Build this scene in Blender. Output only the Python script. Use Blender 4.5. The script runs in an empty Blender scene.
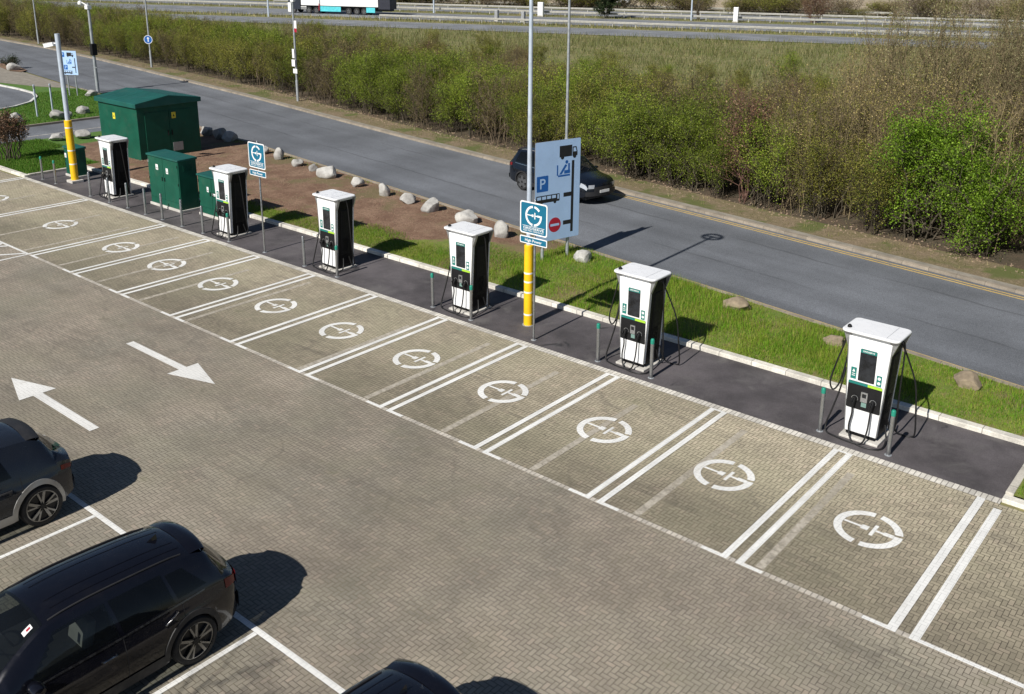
SUN_E, SKY_E, EXPOSURE = 5.0, .05, .18
import bpy, bmesh, math, random
import numpy as np
from mathutils import Vector, Matrix, noise as mnoise

rnd = random.Random(7)
scene = bpy.context.scene
COL = scene.collection
PI = math.pi

# ------------------------------------------------------------------ materials
class V:
    """a scalar socket with arithmetic, for writing node maths as formulas"""
    def __init__(s, nt, sock): s.nt, s.k = nt, sock
    def _op(s, op, b=None, c=None, rev=False):
        n = s.nt.nodes.new('ShaderNodeMath'); n.operation = op
        args = [s, b, c]
        if rev: args = [b, s, c]
        for i, a in enumerate(args):
            if a is None: continue
            if isinstance(a, V): s.nt.links.new(a.k, n.inputs[i])
            else: n.inputs[i].default_value = float(a)
        return V(s.nt, n.outputs[0])
    def __add__(s, b): return s._op('ADD', b)
    def __radd__(s, b): return s._op('ADD', b)
    def __sub__(s, b): return s._op('SUBTRACT', b)
    def __rsub__(s, b): return s._op('SUBTRACT', b, rev=True)
    def __mul__(s, b): return s._op('MULTIPLY', b)
    def __rmul__(s, b): return s._op('MULTIPLY', b)
    def __truediv__(s, b): return s._op('DIVIDE', b)
    def floor(s): return s._op('FLOOR')
    def fract(s): return s._op('FRACT')
    def abs(s): return s._op('ABSOLUTE')
    def mod(s, b): return s._op('FLOORED_MODULO', b)
    def gt(s, b): return s._op('GREATER_THAN', b)
    def lt(s, b): return s._op('LESS_THAN', b)
    def mn(s, b): return s._op('MINIMUM', b)
    def mx(s, b): return s._op('MAXIMUM', b)
    def eq(s, b): return s._op('COMPARE', b, 0.3)
    def clamp(s): return s.mn(1.0).mx(0.0)
    def ramp(s, a, b, lo=0.0, hi=1.0):
        n = s.nt.nodes.new('ShaderNodeMapRange'); n.interpolation_type = 'SMOOTHSTEP'
        s.nt.links.new(s.k, n.inputs['Value'])
        n.inputs['From Min'].default_value = a; n.inputs['From Max'].default_value = b
        n.inputs['To Min'].default_value = lo; n.inputs['To Max'].default_value = hi
        return V(s.nt, n.outputs[0])

class Mat:
    def __init__(s, name, color=(.5, .5, .5), rough=.6, metal=0.0, spec=None, coat=0.0):
        s.m = bpy.data.materials.new(name); s.m.use_nodes = True
        s.nt = s.m.node_tree; s.b = s.nt.nodes['Principled BSDF']
        s.b.inputs['Base Color'].default_value = (*color, 1)
        s.b.inputs['Roughness'].default_value = rough
        s.b.inputs['Metallic'].default_value = metal
        if spec is not None: s.b.inputs['Specular IOR Level'].default_value = spec
        if coat: s.b.inputs['Coat Weight'].default_value = coat; s.b.inputs['Coat Roughness'].default_value = .03
    def coord(s, kind='Object'):
        n = s.nt.nodes.new('ShaderNodeTexCoord'); return n.outputs[kind]
    def pos(s): return s.nt.nodes.new('ShaderNodeNewGeometry').outputs['Position']
    def xyz(s, vec):
        n = s.nt.nodes.new('ShaderNodeSeparateXYZ'); s.nt.links.new(vec, n.inputs[0])
        return [V(s.nt, n.outputs[i]) for i in range(3)]
    def comb(s, x, y, z=0.0):
        n = s.nt.nodes.new('ShaderNodeCombineXYZ')
        for i, a in enumerate((x, y, z)):
            if isinstance(a, V): s.nt.links.new(a.k, n.inputs[i])
            else: n.inputs[i].default_value = a
        return n.outputs[0]
    def noise(s, vec, scale, detail=4, rough=.55, dist=0.0):
        n = s.nt.nodes.new('ShaderNodeTexNoise'); s.nt.links.new(vec, n.inputs['Vector'])
        n.inputs['Scale'].default_value = scale; n.inputs['Detail'].default_value = detail
        n.inputs['Roughness'].default_value = rough; n.inputs['Distortion'].default_value = dist
        return V(s.nt, n.outputs['Fac'])
    def white(s, vec):
        n = s.nt.nodes.new('ShaderNodeTexWhiteNoise'); n.noise_dimensions = '3D'
        s.nt.links.new(vec, n.inputs['Vector']); return V(s.nt, n.outputs['Value'])
    def mix(s, fac, a, b, mode='MIX'):
        n = s.nt.nodes.new('ShaderNodeMix'); n.data_type = 'RGBA'; n.blend_type = mode
        for sock, val in ((n.inputs[0], fac), (n.inputs[6], a), (n.inputs[7], b)):
            if isinstance(val, V): s.nt.links.new(val.k, sock)
            elif isinstance(val, bpy.types.NodeSocket): s.nt.links.new(val, sock)
            elif isinstance(val, (int, float)): sock.default_value = val
            else: sock.default_value = (*val, 1)
        return n.outputs[2]
    def scalecol(s, col, v):
        n = s.nt.nodes.new('ShaderNodeVectorMath'); n.operation = 'SCALE'
        if isinstance(col, bpy.types.NodeSocket): s.nt.links.new(col, n.inputs[0])
        else: n.inputs[0].default_value = col
        s.nt.links.new(v.k, n.inputs['Scale']); return n.outputs[0]
    def color(s, sock): s.nt.links.new(sock, s.b.inputs['Base Color'])
    def roughn(s, v): s.nt.links.new(v.k, s.b.inputs['Roughness'])
    def bump(s, v, strength=.4, dist=.01):
        n = s.nt.nodes.new('ShaderNodeBump'); n.inputs['Strength'].default_value = strength
        n.inputs['Distance'].default_value = dist
        s.nt.links.new(v.k, n.inputs['Height']); s.nt.links.new(n.outputs[0], s.b.inputs['Normal'])
    def objrand(s): return V(s.nt, s.nt.nodes.new('ShaderNodeObjectInfo').outputs['Random'])

def worn(name, color, rough=.5, metal=0.0, var=.12, scale=3.0, spec=None, coat=0.0, dirt=None, dirt_amt=.35):
    """a plain coloured surface with faint uneven wear"""
    m = Mat(name, color, rough, metal, spec, coat)
    p = m.coord('Object')
    f = m.noise(p, scale, 5).ramp(.3, .7, 1 - var, 1 + var)
    c = m.scalecol(color, f)
    if dirt is not None:
        c = m.mix(m.noise(p, scale * .7, 6, .65).ramp(.5, .75, 0, dirt_amt), c, dirt)
    m.color(c)
    m.roughn(m.noise(p, scale * 4, 3).ramp(.3, .7, max(rough - .08, .02), min(rough + .1, 1)))
    return m.m

# ------------------------------------------------------------------ mesh builder
class MB:
    def __init__(s): s.v = []; s.f = []; s.mi = []
    def add(s, vs, fs, mat=0, M=None):
        b = len(s.v)
        for p in vs:
            p = Vector(p)
            s.v.append(tuple(M @ p) if M is not None else tuple(p))
        for f in fs: s.f.append(tuple(b + i for i in f)); s.mi.append(mat)
        return s
    def box(s, x0, x1, y0, y1, z0, z1, mat=0, M=None, taper=None):
        vs = [(x0, y0, z0), (x1, y0, z0), (x1, y1, z0), (x0, y1, z0), (x0, y0, z1), (x1, y0, z1), (x1, y1, z1), (x0, y1, z1)]
        fs = [(3, 2, 1, 0), (4, 5, 6, 7), (0, 1, 5, 4), (1, 2, 6, 5), (2, 3, 7, 6), (3, 0, 4, 7)]
        return s.add(vs, fs, mat, M)
    def prism(s, poly, z0, z1, mat=0, M=None):
        n = len(poly)
        vs = [(p[0], p[1], z0) for p in poly] + [(p[0], p[1], z1) for p in poly]
        fs = [tuple(range(n - 1, -1, -1)), tuple(range(n, 2 * n))] + [(i, (i + 1) % n, n + (i + 1) % n, n + i) for i in range(n)]
        return s.add(vs, fs, mat, M)
    def flat(s, poly, z=0.0, mat=0, M=None):
        return s.add([(p[0], p[1], z) for p in poly], [tuple(range(len(poly)))], mat, M)
    def tube(s, pts, r, n=8, mat=0, caps=True, M=None):
        pts = [Vector(p) for p in pts]; k = len(pts)
        rs = r if isinstance(r, (list, tuple)) else [r] * k
        vs = []; fs = []; up = None
        for i, p in enumerate(pts):
            t = (pts[min(i + 1, k - 1)] - pts[max(i - 1, 0)])
            t = t.normalized() if t.length > 1e-9 else Vector((0, 0, 1))
            if up is None: up = t.orthogonal().normalized()
            up = (up - t * up.dot(t)); up = up.normalized() if up.length > 1e-6 else t.orthogonal().normalized()
            w = t.cross(up)
            for j in range(n):
                a = 2 * PI * j / n
                vs.append(p + (up * math.cos(a) + w * math.sin(a)) * rs[i])
        for i in range(k - 1):
            for j in range(n):
                a, b = i * n + j, i * n + (j + 1) % n
                fs.append((a, b, b + n, a + n))
        if caps: fs.append(tuple(range(n - 1, -1, -1))); fs.append(tuple((k - 1) * n + j for j in range(n)))
        return s.add(vs, fs, mat, M)
    def lathe(s, prof, n=24, mat=0, M=None, caps=True):
        """prof: list of (r, z) revolved about z"""
        vs = []; fs = []; k = len(prof)
        for r, z in prof:
            for j in range(n):
                a = 2 * PI * j / n; vs.append((r * math.cos(a), r * math.sin(a), z))
        for i in range(k - 1):
            for j in range(n):
                a, b = i * n + j, i * n + (j + 1) % n
                fs.append((a, b, b + n, a + n))
        if caps: fs.append(tuple(range(n - 1, -1, -1))); fs.append(tuple((k - 1) * n + j for j in range(n)))
        return s.add(vs, fs, mat, M)
    def grid(s, P, mat=0, M=None):
        """P[i][j] grid of points"""
        ni, nj = len(P), len(P[0])
        vs = [p for row in P for p in row]
        fs = [(i * nj + j, (i + 1) * nj + j, (i + 1) * nj + j + 1, i * nj + j + 1) for i in range(ni - 1) for j in range(nj - 1)]
        return s.add(vs, fs, mat, M)
    def build(s, name, mats, parent=None, smooth=None, bevel=0.0, recalc=True, loc=None):
        me = bpy.data.meshes.new(name)
        me.from_pydata([tuple(p) for p in s.v], [], s.f)
        if not isinstance(mats, (list, tuple)): mats = [mats]
        for m in mats: me.materials.append(m)
        if len(mats) > 1: me.polygons.foreach_set('material_index', s.mi)
        if recalc:
            bm = bmesh.new(); bm.from_mesh(me)
            bmesh.ops.remove_doubles(bm, verts=bm.verts, dist=1e-5)
            bmesh.ops.recalc_face_normals(bm, faces=bm.faces); bm.to_mesh(me); bm.free()
        if smooth is not None:
            me.polygons.foreach_set('use_smooth', [True] * len(me.polygons))
            me.set_sharp_from_angle(angle=math.radians(smooth))
        me.update()
        o = bpy.data.objects.new(name, me); COL.objects.link(o)
        if parent is not None: o.parent = parent
        if loc is not None: o.location = loc
        if bevel:
            b = o.modifiers.new('bevel', 'BEVEL'); b.width = bevel; b.segments = 2; b.limit_method = 'ANGLE'; b.angle_limit = math.radians(40)
            b.harden_normals = False
        return o

def raw_mesh(name, verts, faces, mats, parent=None, mi=None):
    """fast path for big arrays: verts (n,3), faces (m,k)"""
    me = bpy.data.meshes.new(name)
    verts = np.asarray(verts, np.float32); faces = np.asarray(faces, np.int32)
    m, k = faces.shape
    me.vertices.add(len(verts)); me.vertices.foreach_set('co', verts.ravel())
    me.loops.add(m * k); me.loops.foreach_set('vertex_index', faces.ravel())
    me.polygons.add(m); me.polygons.foreach_set('loop_start', np.arange(0, m * k, k, dtype=np.int32))
    if not isinstance(mats, (list, tuple)): mats = [mats]
    for mm in mats: me.materials.append(mm)
    if mi is not None: me.polygons.foreach_set('material_index', np.asarray(mi, np.int32))
    me.update(calc_edges=True); me.validate()
    o = bpy.data.objects.new(name, me); COL.objects.link(o)
    if parent is not None: o.parent = parent
    return o

def tag(o, label, cat, group=None):
    o['label'] = label; o['category'] = cat
    if group: o['group'] = group
    return o
def thing(name, label, cat, loc=(0, 0, 0), rotz=0.0, group=None):
    o = bpy.data.objects.new(name, None); COL.objects.link(o)
    o.empty_display_size = .2; o.location = loc; o.rotation_euler = (0, 0, rotz)
    return tag(o, label, cat, group)
def struct(o): o['kind'] = 'structure'; return o
def stuff(o): o['kind'] = 'stuff'; return o
def copy_tree(o, parent=None):
    c = o.copy(); COL.objects.link(c)
    if parent is not None:
        c.parent = parent
    for ch in list(o.children): copy_tree(ch, c)
    return c
def dup(o, loc, rotz=0.0, label=None, group=None, scale=None):
    c = copy_tree(o); c.location = loc; c.rotation_euler = (0, 0, rotz)
    if label: c['label'] = label
    if group: c['group'] = group
    if scale is not None: c.scale = scale
    return c

_txt = {}
def text_geo(t):
    """(verts, faces) of a line of lettering, height of capitals = 1, centred on x, baseline 0"""
    if t in _txt: return _txt[t]
    cu = bpy.data.curves.new('lettering', 'FONT'); cu.body = t; cu.size = 1.0; cu.align_x = 'CENTER'; cu.resolution_u = 3; cu.offset = .012
    ob = bpy.data.objects.new('lettering', cu)
    me = bpy.data.meshes.new_from_object(ob)
    vs = [tuple(v.co) for v in me.vertices]; fs = [tuple(p.vertices) for p in me.polygons]
    h = max(v[1] for v in vs) or 1
    vs = [(x / h, y / h, 0) for x, y, z in vs]
    bpy.data.objects.remove(ob); bpy.data.curves.remove(cu); bpy.data.meshes.remove(me)
    _txt[t] = (vs, fs); return _txt[t]
def put_text(mb, t, cx, y, h, width=None, z=0.0, mat=0, M=None):
    vs, fs = text_geo(t)
    w = max(v[0] for v in vs) - min(v[0] for v in vs); x0 = (max(v[0] for v in vs) + min(v[0] for v in vs)) / 2
    sx = h if width is None else width / w
    mb.add([(cx + (v[0] - x0) * sx, y + v[1] * h, z) for v in vs], fs, mat, M)

def arc_poly(cx, cy, r0, r1, a0, a1, n=20):
    A = [math.radians(a0 + (a1 - a0) * i / n) for i in range(n + 1)]
    return [(cx + r1 * math.cos(a), cy + r1 * math.sin(a)) for a in A] + [(cx + r0 * math.cos(a), cy + r0 * math.sin(a)) for a in reversed(A)]
def add_arc(mb, cx, cy, r0, r1, a0, a1, z=0, mat=0, M=None, n=20):
    for i in range(n):
        b0 = math.radians(a0 + (a1 - a0) * i / n); b1 = math.radians(a0 + (a1 - a0) * (i + 1) / n)
        mb.flat([(cx + r0 * math.cos(b0), cy + r0 * math.sin(b0)), (cx + r1 * math.cos(b0), cy + r1 * math.sin(b0)),
                 (cx + r1 * math.cos(b1), cy + r1 * math.sin(b1)), (cx + r0 * math.cos(b1), cy + r0 * math.sin(b1))], z, mat, M)
def rect(x0, x1, y0, y1): return [(x0, y0), (x1, y0), (x1, y1), (x0, y1)]
def rrect(x0, x1, y0, y1, r, n=5):
    P = []
    for cx, cy, a in ((x1 - r, y1 - r, 0), (x0 + r, y1 - r, 90), (x0 + r, y0 + r, 180), (x1 - r, y0 + r, 270)):
        for i in range(n + 1):
            t = math.radians(a + 90 * i / n); P.append((cx + r * math.cos(t), cy + r * math.sin(t)))
    return P
def g_emblem(mb, cx, cy, R, z=0.0, mat=0, M=None, open_to=38, th=.19):
    """ring-shaped G whose bar carries a plug meeting a socket"""
    r0 = R * (1 - th * 1.25)
    add_arc(mb, cx, cy, r0, R, 96, 262, z, mat, M, 26)
    add_arc(mb, cx, cy, r0, R, open_to, 84, z, mat, M, 10)
    add_arc(mb, cx, cy, r0, R, 274, 369, z, mat, M, 18)
    t = R * .048
    mb.flat(rect(cx + R * .45, cx + r0 * .995, cy - R * .03, cy + R * .15), z, mat, M)
    mb.flat(rect(cx + R * .21, cx + R * .45, cy + R * .05 - t, cy + R * .05 + t), z, mat, M)
    mb.flat(rect(cx + R * .11, cx + R * .22, cy - R * .28, cy + R * .36), z, mat, M)
    mb.flat(rect(cx - R * .22, cx + R * .0, cy - R * .09, cy + R * .15), z, mat, M)
    mb.flat(rect(cx - r0 * .985, cx - R * .22, cy + R * .03 - t, cy + R * .03 + t), z, mat, M)
def panel_matrix(origin, udir, vdir=(0, 0, 1)):
    u = Vector(udir).normalized(); v = Vector(vdir); n = u.cross(v)
    M = Matrix((u, v, n)).transposed().to_4x4(); M.translation = Vector(origin); return M
# ------------------------------------------------------------------ camera, light
f_px, pitch, roll, yaw = 964.6933948, 0.28259697, 0.01134223, -0.68181092
fw = Vector((math.sin(yaw) * math.cos(pitch), math.cos(yaw) * math.cos(pitch), -math.sin(pitch)))
rr = Vector((math.cos(yaw), -math.sin(yaw), 0)); uu = rr.cross(fw)
r2 = rr * math.cos(roll) + uu * math.sin(roll); u2 = uu * math.cos(roll) - rr * math.sin(roll)
cam = bpy.data.cameras.new('camera'); co = bpy.data.objects.new('camera', cam); COL.objects.link(co)
Mc = Matrix((r2, u2, -fw)).transposed().to_4x4(); Mc.translation = (3.41788, -13.26401, 9.94744)
co.matrix_world = Mc
cam.sensor_width = 36; cam.lens = f_px * 36 / 1024; cam.shift_x = -21.6684 / 1024; cam.shift_y = -115.6194 / 1024
cam.clip_start = .3; cam.clip_end = 4000
scene.camera = co

SUN_EL, SUN_DIR = math.radians(39.5), math.radians(92)      # shadows run along SUN_DIR on the ground
to_sun = Vector((-math.cos(SUN_DIR) * math.cos(SUN_EL), -math.sin(SUN_DIR) * math.cos(SUN_EL), math.sin(SUN_EL)))
sl = bpy.data.lights.new('sun', 'SUN'); sl.energy = SUN_E; sl.angle = math.radians(.55); sl.color = (1, .955, .88)
so = bpy.data.objects.new('sun', sl); COL.objects.link(so)
so.rotation_euler = to_sun.to_track_quat('Z', 'Y').to_euler(); so.location = (0, 0, 40)
w = bpy.data.worlds.new('World'); scene.world = w; w.use_nodes = True
sky = w.node_tree.nodes.new('ShaderNodeTexSky'); sky.sky_type = 'NISHITA'; sky.sun_disc = False
sky.sun_elevation = SUN_EL; sky.sun_rotation = math.atan2(to_sun.x, to_sun.y)
sky.air_density = .75; sky.dust_density = .25; sky.ozone_density = 1.5
bg = w.node_tree.nodes['Background']; bg.inputs['Strength'].default_value = SKY_E
w.node_tree.links.new(sky.outputs[0], bg.inputs['Color'])
scene.view_settings.view_transform = 'Standard'; scene.view_settings.look = 'None'
scene.view_settings.exposure = EXPOSURE; scene.view_settings.gamma = 1
scene.cycles.use_denoising = True
scene.cycles.max_bounces = 6; scene.cycles.transparent_max_bounces = 4

# ------------------------------------------------------------------ ground materials
def joint_mask(m, p):
    x, y, z = m.xyz(p); wob = m.noise(p, 1.3, 2)
    X = (x + wob * .03) * 12.2; Y = (y + wob * .02) * 12.2
    i, j = X.floor(), Y.floor(); fx, fy = X - i, Y - j; k = (i - j).mod(4.0)
    d = (fx + k.eq(1) * 5).mn((1.0 - fx) + k.eq(0) * 5).mn((fy + k.eq(2) * 5).mn((1.0 - fy) + k.eq(3) * 5))
    return d.ramp(.0, .08)
def herringbone(name, base, joint, tint_b, var=.2, patch=.16, bays=False):
    m = Mat(name, base, .85); p = m.pos(); x, y, z = m.xyz(p)
    wob = m.noise(p, 1.3, 2)
    X = (x + wob * .03) * 12.2; Y = (y + wob * .02) * 12.2      # 0.1 m cells; a block is two cells
    i, j = X.floor(), Y.floor(); fx, fy = X - i, Y - j
    k = (i - j).mod(4.0)
    k0, k1, k2, k3 = k.eq(0), k.eq(1), k.eq(2), k.eq(3)
    dl = fx + k1 * 5; dr = (1.0 - fx) + k0 * 5; db = fy + k2 * 5; dt = (1.0 - fy) + k3 * 5
    d = dl.mn(dr).mn(db.mn(dt))
    idv = m.comb(i - k1, j - k2, k0 + k1)
    rv = m.white(idv)
    jn = m.noise(p, 7, 3)
    jm = (d - jn * .10 + .03).ramp(-.01, .11)                         # 0 in the joint
    big = m.noise(p, .16, 5, .6); mid = m.noise(p, .8, 5, .6); fine = m.noise(p, 30, 3)
    tone = (rv - .5) * var + (big - .5) * patch * 3.6 + (mid - .5) * patch * 2.6 + (fine - .5) * .22 + 1.0
    c = m.mix(m.noise(p, .35, 4).ramp(.38, .66), base, tint_b)
    c = m.mix(rv.gt(.92) * .22, c, (.34, .26, .21))
    c = m.scalecol(c, tone)
    hue = m.noise(p, .28, 4, .6).ramp(.42, .64); c = m.mix(hue * .45, c, m.mix(m.noise(p, 11, 2), tuple(v * q for v, q in zip(base, (.82, .90, .82))), tuple(v * q for v, q in zip(base, (.98, 1.03, .95)))))
    relaid = m.white(m.comb((x * .23 + .3).floor(), (y * .31 + m.noise(m.comb(x * .23, 0.0), .7, 1) * .4).floor(), 2.0)); c = m.scalecol(c, relaid.ramp(.0, 1.0, .93, 1.07))
    for q_, (sx, sy) in enumerate(((.05, 1.9), (.09, 2.8), (.3, .45))):                                                # rubber left by turning tyres
        tm = m.noise(m.comb(x * sx + y * .02 + q_, y * sy + x * (.05, -.12, .25)[q_] + q_ * 7, q_ * 3.0), 1.0, 3, .5)
        c = m.mix((tm - .5).abs().ramp(.0, .022, .30, 0) * m.noise(p, .4, 3).ramp(.45, .62), c, (.10, .088, .075))
    streak = m.noise(m.comb(x * .12, y * 1.6, 0.0), 1.0, 4)          # tyre-worn lanes along the aisle
    c = m.scalecol(c, streak.ramp(.3, .7, .92, 1.08))
    if bays:                                                         # tyre dirt lies thickest where cars pull in
        g = (y + (m.noise(p, .7, 4) - .5) * 2.2).ramp(.2, 3.6, .72, 1.17)
        c = m.scalecol(c, g)
    oil = m.noise(p, .55, 6, .7).ramp(.62, .76, 0, .5)
    c = m.mix(oil, c, (.09, .08, .07))
    c = m.mix(jm, m.mix(m.noise(p, 2.2, 3).ramp(.35, .7), joint, (.14, .125, .085)), c)
    spot = m.noise(p, 4.5, 2, .5).ramp(.70, .76) * m.noise(p, .5, 2).ramp(.4, .6)
    c = m.mix(spot * (.55 if bays else .4), c, (.06, .052, .045))
    moss = m.noise(p, 1.1, 5, .7).ramp(.62, .74, 0, .30); c = m.mix(moss, c, (.12, .13, .06))
    m.color(c); m.bump(jm * .8 + fine * .3, .55, .006)
    return m.m
M_PAVE = herringbone('aisle block paving', (.296, .256, .206), (.10, .085, .067), (.266, .242, .196), .2, .3)
M_BAY = herringbone('bay block paving', (.362, .318, .234), (.072, .06, .043), (.305, .266, .196), .28, .26, True)

def road_mat(name, base, lanes=None):
    m = Mat(name, base, .8); p = m.pos(); x, y, z = m.xyz(p)
    t = y + x * .155                                                  # across the road
    along = m.comb(x * .05, t * 1.0, 0.0)
    f = m.noise(along, 1.1, 4).ramp(.3, .7, .93, 1.07)
    g = m.noise(p, 45, 2).ramp(.25, .75, .62, 1.38)
    h = m.noise(p, .25, 5).ramp(.3, .7, .82, 1.18)
    c = m.scalecol(base, f * g * h)
    wt = (t * .55 + .15).fract(); c = m.scalecol(c, (wt - .5).abs().ramp(.0, .4, 1.07, .95))
    rep = m.white(m.comb((x * .06).floor(), (t * .45).floor(), 1.0)); c = m.scalecol(c, rep.gt(.86) * -.08 + 1.0)
    if lanes:
        e = (m.noise(p, .5, 3) - .5) * .35
        for s0 in lanes:                                              # joints sealed with bitumen
            dd = (t + e - s0).abs()
            c = m.mix(dd.ramp(.03, .075, .4, 0) * m.noise(m.comb(x * .2, t * .2, 3.0), 1.0, 3).ramp(.38, .55), c, (.03, .03, .032))
    cr = m.noise(p, .6, 6, .7, 1.5)
    c = m.mix((cr - .5).abs().ramp(.0, .006, .35, 0), c, (.04, .04, .04))
    m.color(c); m.bump(m.noise(p, 60, 2), .35, .01)
    return m.m
M_ROAD = road_mat('road asphalt', (.140, .150, .168), lanes=(12.9, 15.6))
M_MWAY = road_mat('motorway asphalt', (.20, .21, .225))
def tarmac_mat():
    m = Mat('dark tarmac', (.06, .058, .062), .8); p = m.pos()
    f = m.noise(p, .55, 5, .6).ramp(.3, .72, .65, 1.55); g = m.noise(p, 60, 2).ramp(.25, .75, .72, 1.28)
    c = m.scalecol((.078, .070, .074), f * g)
    c = m.mix(m.noise(p, .9, 6, .65, .6).ramp(.5, .72, 0, .6), c, (.15, .142, .138))   # dusty scuffs
    c = m.mix(m.noise(p, .8, 4, .6, 1.).ramp(.66, .72, 0, .8), c, (.022, .022, .024))   # old spills
    m.color(c); m.bump(m.noise(p, 70, 2), .4, .01); return m.m
M_TAR = tarmac_mat()
def concrete(name, base, joint=0.0, axis=0):
    m = Mat(name, base, .85); p = m.pos(); x, y, z = m.xyz(p)
    c = m.scalecol(base, m.noise(p, 2.3, 6, .65).ramp(.28, .72, .76, 1.16) * m.noise(p, 30, 3).ramp(.3, .7, .88, 1.1))
    if joint:
        fr = ((x if axis == 0 else y) / joint).fract()
        d = fr.mn(1.0 - fr) * joint
        c = m.mix(d.ramp(.004, .014, .7, 0), c, (.09, .08, .07))
        k = m.white(m.comb(((x if axis == 0 else y) / joint).floor(), 0.0))
        c = m.scalecol(c, k.ramp(0, 1, .86, 1.1))
    c = m.mix(m.noise(p, 1.1, 6, .7).ramp(.55, .8, 0, .45), c, (.17, .14, .10))
    m.color(c); m.bump(m.noise(p, 40, 3), .3, .006); return m.m
M_KERB = concrete('concrete kerb', (.70, .67, .60), .915)
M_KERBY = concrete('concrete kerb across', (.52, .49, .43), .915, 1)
M_KOLD = concrete('old road kerb', (.31, .265, .21), .915)
M_EDGE = concrete('edging setts', (.62, .59, .53), .105)
M_CHAN = concrete('channel setts', (.50, .46, .40), .105)
M_CONC = concrete('plinth concrete', (.55, .53, .49))
M_FOOT = concrete('old footway', (.27, .245, .205))
def paint_mat(name, base, wear=.45, thick=True, lo=.62, hi=.78):
    m = Mat(name, base, .7); p = m.pos(); x, y, z = m.xyz(p)
    f = m.noise(p, 5, 6, .7)
    c = m.scalecol(base, m.noise(p, 1.2, 4).ramp(.3, .7, .88, 1.06))
    if thick: c = m.scalecol(c, joint_mask(m, p).ramp(0, 1, .62, 1.0))
    c = m.mix(f.ramp(lo, hi, 0, wear), c, (.27, .235, .185))
    c = m.mix(m.noise(m.comb(x * 3, y * .6), 1.0, 4).ramp(.56, .7, 0, .35), c, (.42, .38, .32))
    m.color(c)
    return m.m
M_PAINT = paint_mat('white road paint', (.80, .80, .78))
M_PAINTOLD = paint_mat('worn white road paint', (.66, .64, .58), .8, lo=.5, hi=.62)
def ghost_mat():
    m = Mat('ground-off old line', (.4, .37, .31), .9); p = m.pos()
    c = m.scalecol((.52, .475, .40), m.noise(p, 9, 5, .7).ramp(.25, .75, .82, 1.14))
    m.color(c)
    tr = m.nt.nodes.new('ShaderNodeBsdfTransparent'); mx = m.nt.nodes.new('ShaderNodeMixShader')
    out = [n for n in m.nt.nodes if n.type == 'OUTPUT_MATERIAL'][0]
    fac = m.noise(p, 6, 5, .7).ramp(.36, .62, .5, .85) * m.noise(p, .5, 3).ramp(.3, .55, .65, 1)
    m.nt.links.new(fac.k, mx.inputs[0]); m.nt.links.new(tr.outputs[0], mx.inputs[1]); m.nt.links.new(m.b.outputs[0], mx.inputs[2])
    m.nt.links.new(mx.outputs[0], out.inputs[0]); return m.m
M_GHOST = ghost_mat()
M_YEL = paint_mat('worn yellow road paint', (.60, .42, .14), .7, lo=.48, hi=.66)
def earth_mat(name, a, b, c3, s=1.0, grass=None):
    m = Mat(name, a, .95); p = m.pos()
    c = m.mix(m.noise(p, .9 * s, 6, .65).ramp(.35, .65), a, b)
    c = m.mix(m.noise(p, 6 * s, 5, .7).ramp(.5, .7), c, c3)
    c = m.scalecol(c, m.noise(p, 22 * s, 4, .7).ramp(.25, .75, .6, 1.4))
    if grass is not None: c = m.mix(m.noise(p, .5, 5, .6).ramp(.5, .62), c, grass)
    m.color(c); m.bump(m.noise(p, 14 * s, 5, .7), .9, .03); return m.m
M_TURF = earth_mat('short turf', (.125, .185, .025), (.175, .20, .035), (.21, .18, .07), 1.0, (.20, .15, .075))
M_TURF2 = earth_mat('lush short turf', (.06, .15, .018), (.085, .175, .025), (.13, .165, .04))
M_SOIL = earth_mat('bare soil', (.165, .092, .058), (.26, .165, .108), (.105, .06, .038), 1.2, (.16, .125, .06))
M_VERGE = earth_mat('dry litter verge', (.20, .15, .095), (.15, .125, .06), (.28, .21, .14), 1.0, (.10, .115, .03))
M_MEAD = earth_mat('rough meadow', (.165, .165, .056), (.23, .20, .09), (.09, .125, .032), .3, (.135, .15, .042))
M_FIELD = earth_mat('ploughed field', (.36, .29, .195), (.41, .34, .24), (.30, .24, .16), .2)
M_LITTER = earth_mat('thicket floor', (.09, .062, .04), (.06, .05, .03), (.13, .09, .055))

# ------------------------------------------------------------------ ground sheets
def sheet(name, poly, z, mat, cuts=0):
    mb = MB(); mb.flat(poly, z); return struct(mb.build(name, mat, recalc=False))
def lerp_tab(tab):
    xs = [a for a, b in tab]; ys = [b for a, b in tab]
    return lambda x: float(np.interp(x, xs, ys))
near_y = lerp_tab([(-140, 28.5), (-100, 25.0), (-64, 19.95), (-42, 16.6), (-28, 14.5), (-20.8, 13.45), (-14.8, 12.55), (-9.1, 11.8), (-5.6, 11.25), (-.8, 10.5), (40, 4.3)])
far_y = lerp_tab([(-160, 36), (-108, 32.6), (-96, 31.9), (-84, 30.5), (-75.7, 29.3), (-53.2, 25.95), (-35.8, 22.95), (-26.3, 21.45), (-19, 20.4), (-12.7, 19.45), (-5.4, 18.3), (-2.5, 17.85), (40, 11)])
hedge_y = lerp_tab([(-160, 37.5), (-112, 34.6), (-101, 34.0), (-80.6, 32), (-57.7, 29.1), (-38, 25.4), (-28.5, 24.0), (-21.1, 22.9), (-14.1, 21.75), (-8.8, 20.95), (-3.1, 20.2), (40, 13.5)])
XS = [40, 20, 8, 3, 0] + [-1.5 * i for i in range(1, 90)] + [-160]
XS = sorted(set(XS))
def strip(name, fa, fb, z, mat, x0=-160, x1=40, parent=None, mb=None):
    xs = [x0] + [x for x in XS if x0 < x < x1] + [x1]
    own = mb is None
    if own: mb = MB()
    mb.grid([[(x, fa(x), z) for x in xs], [(x, fb(x), z) for x in xs]])
    if own: return struct(mb.build(name, mat, recalc=False))

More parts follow.
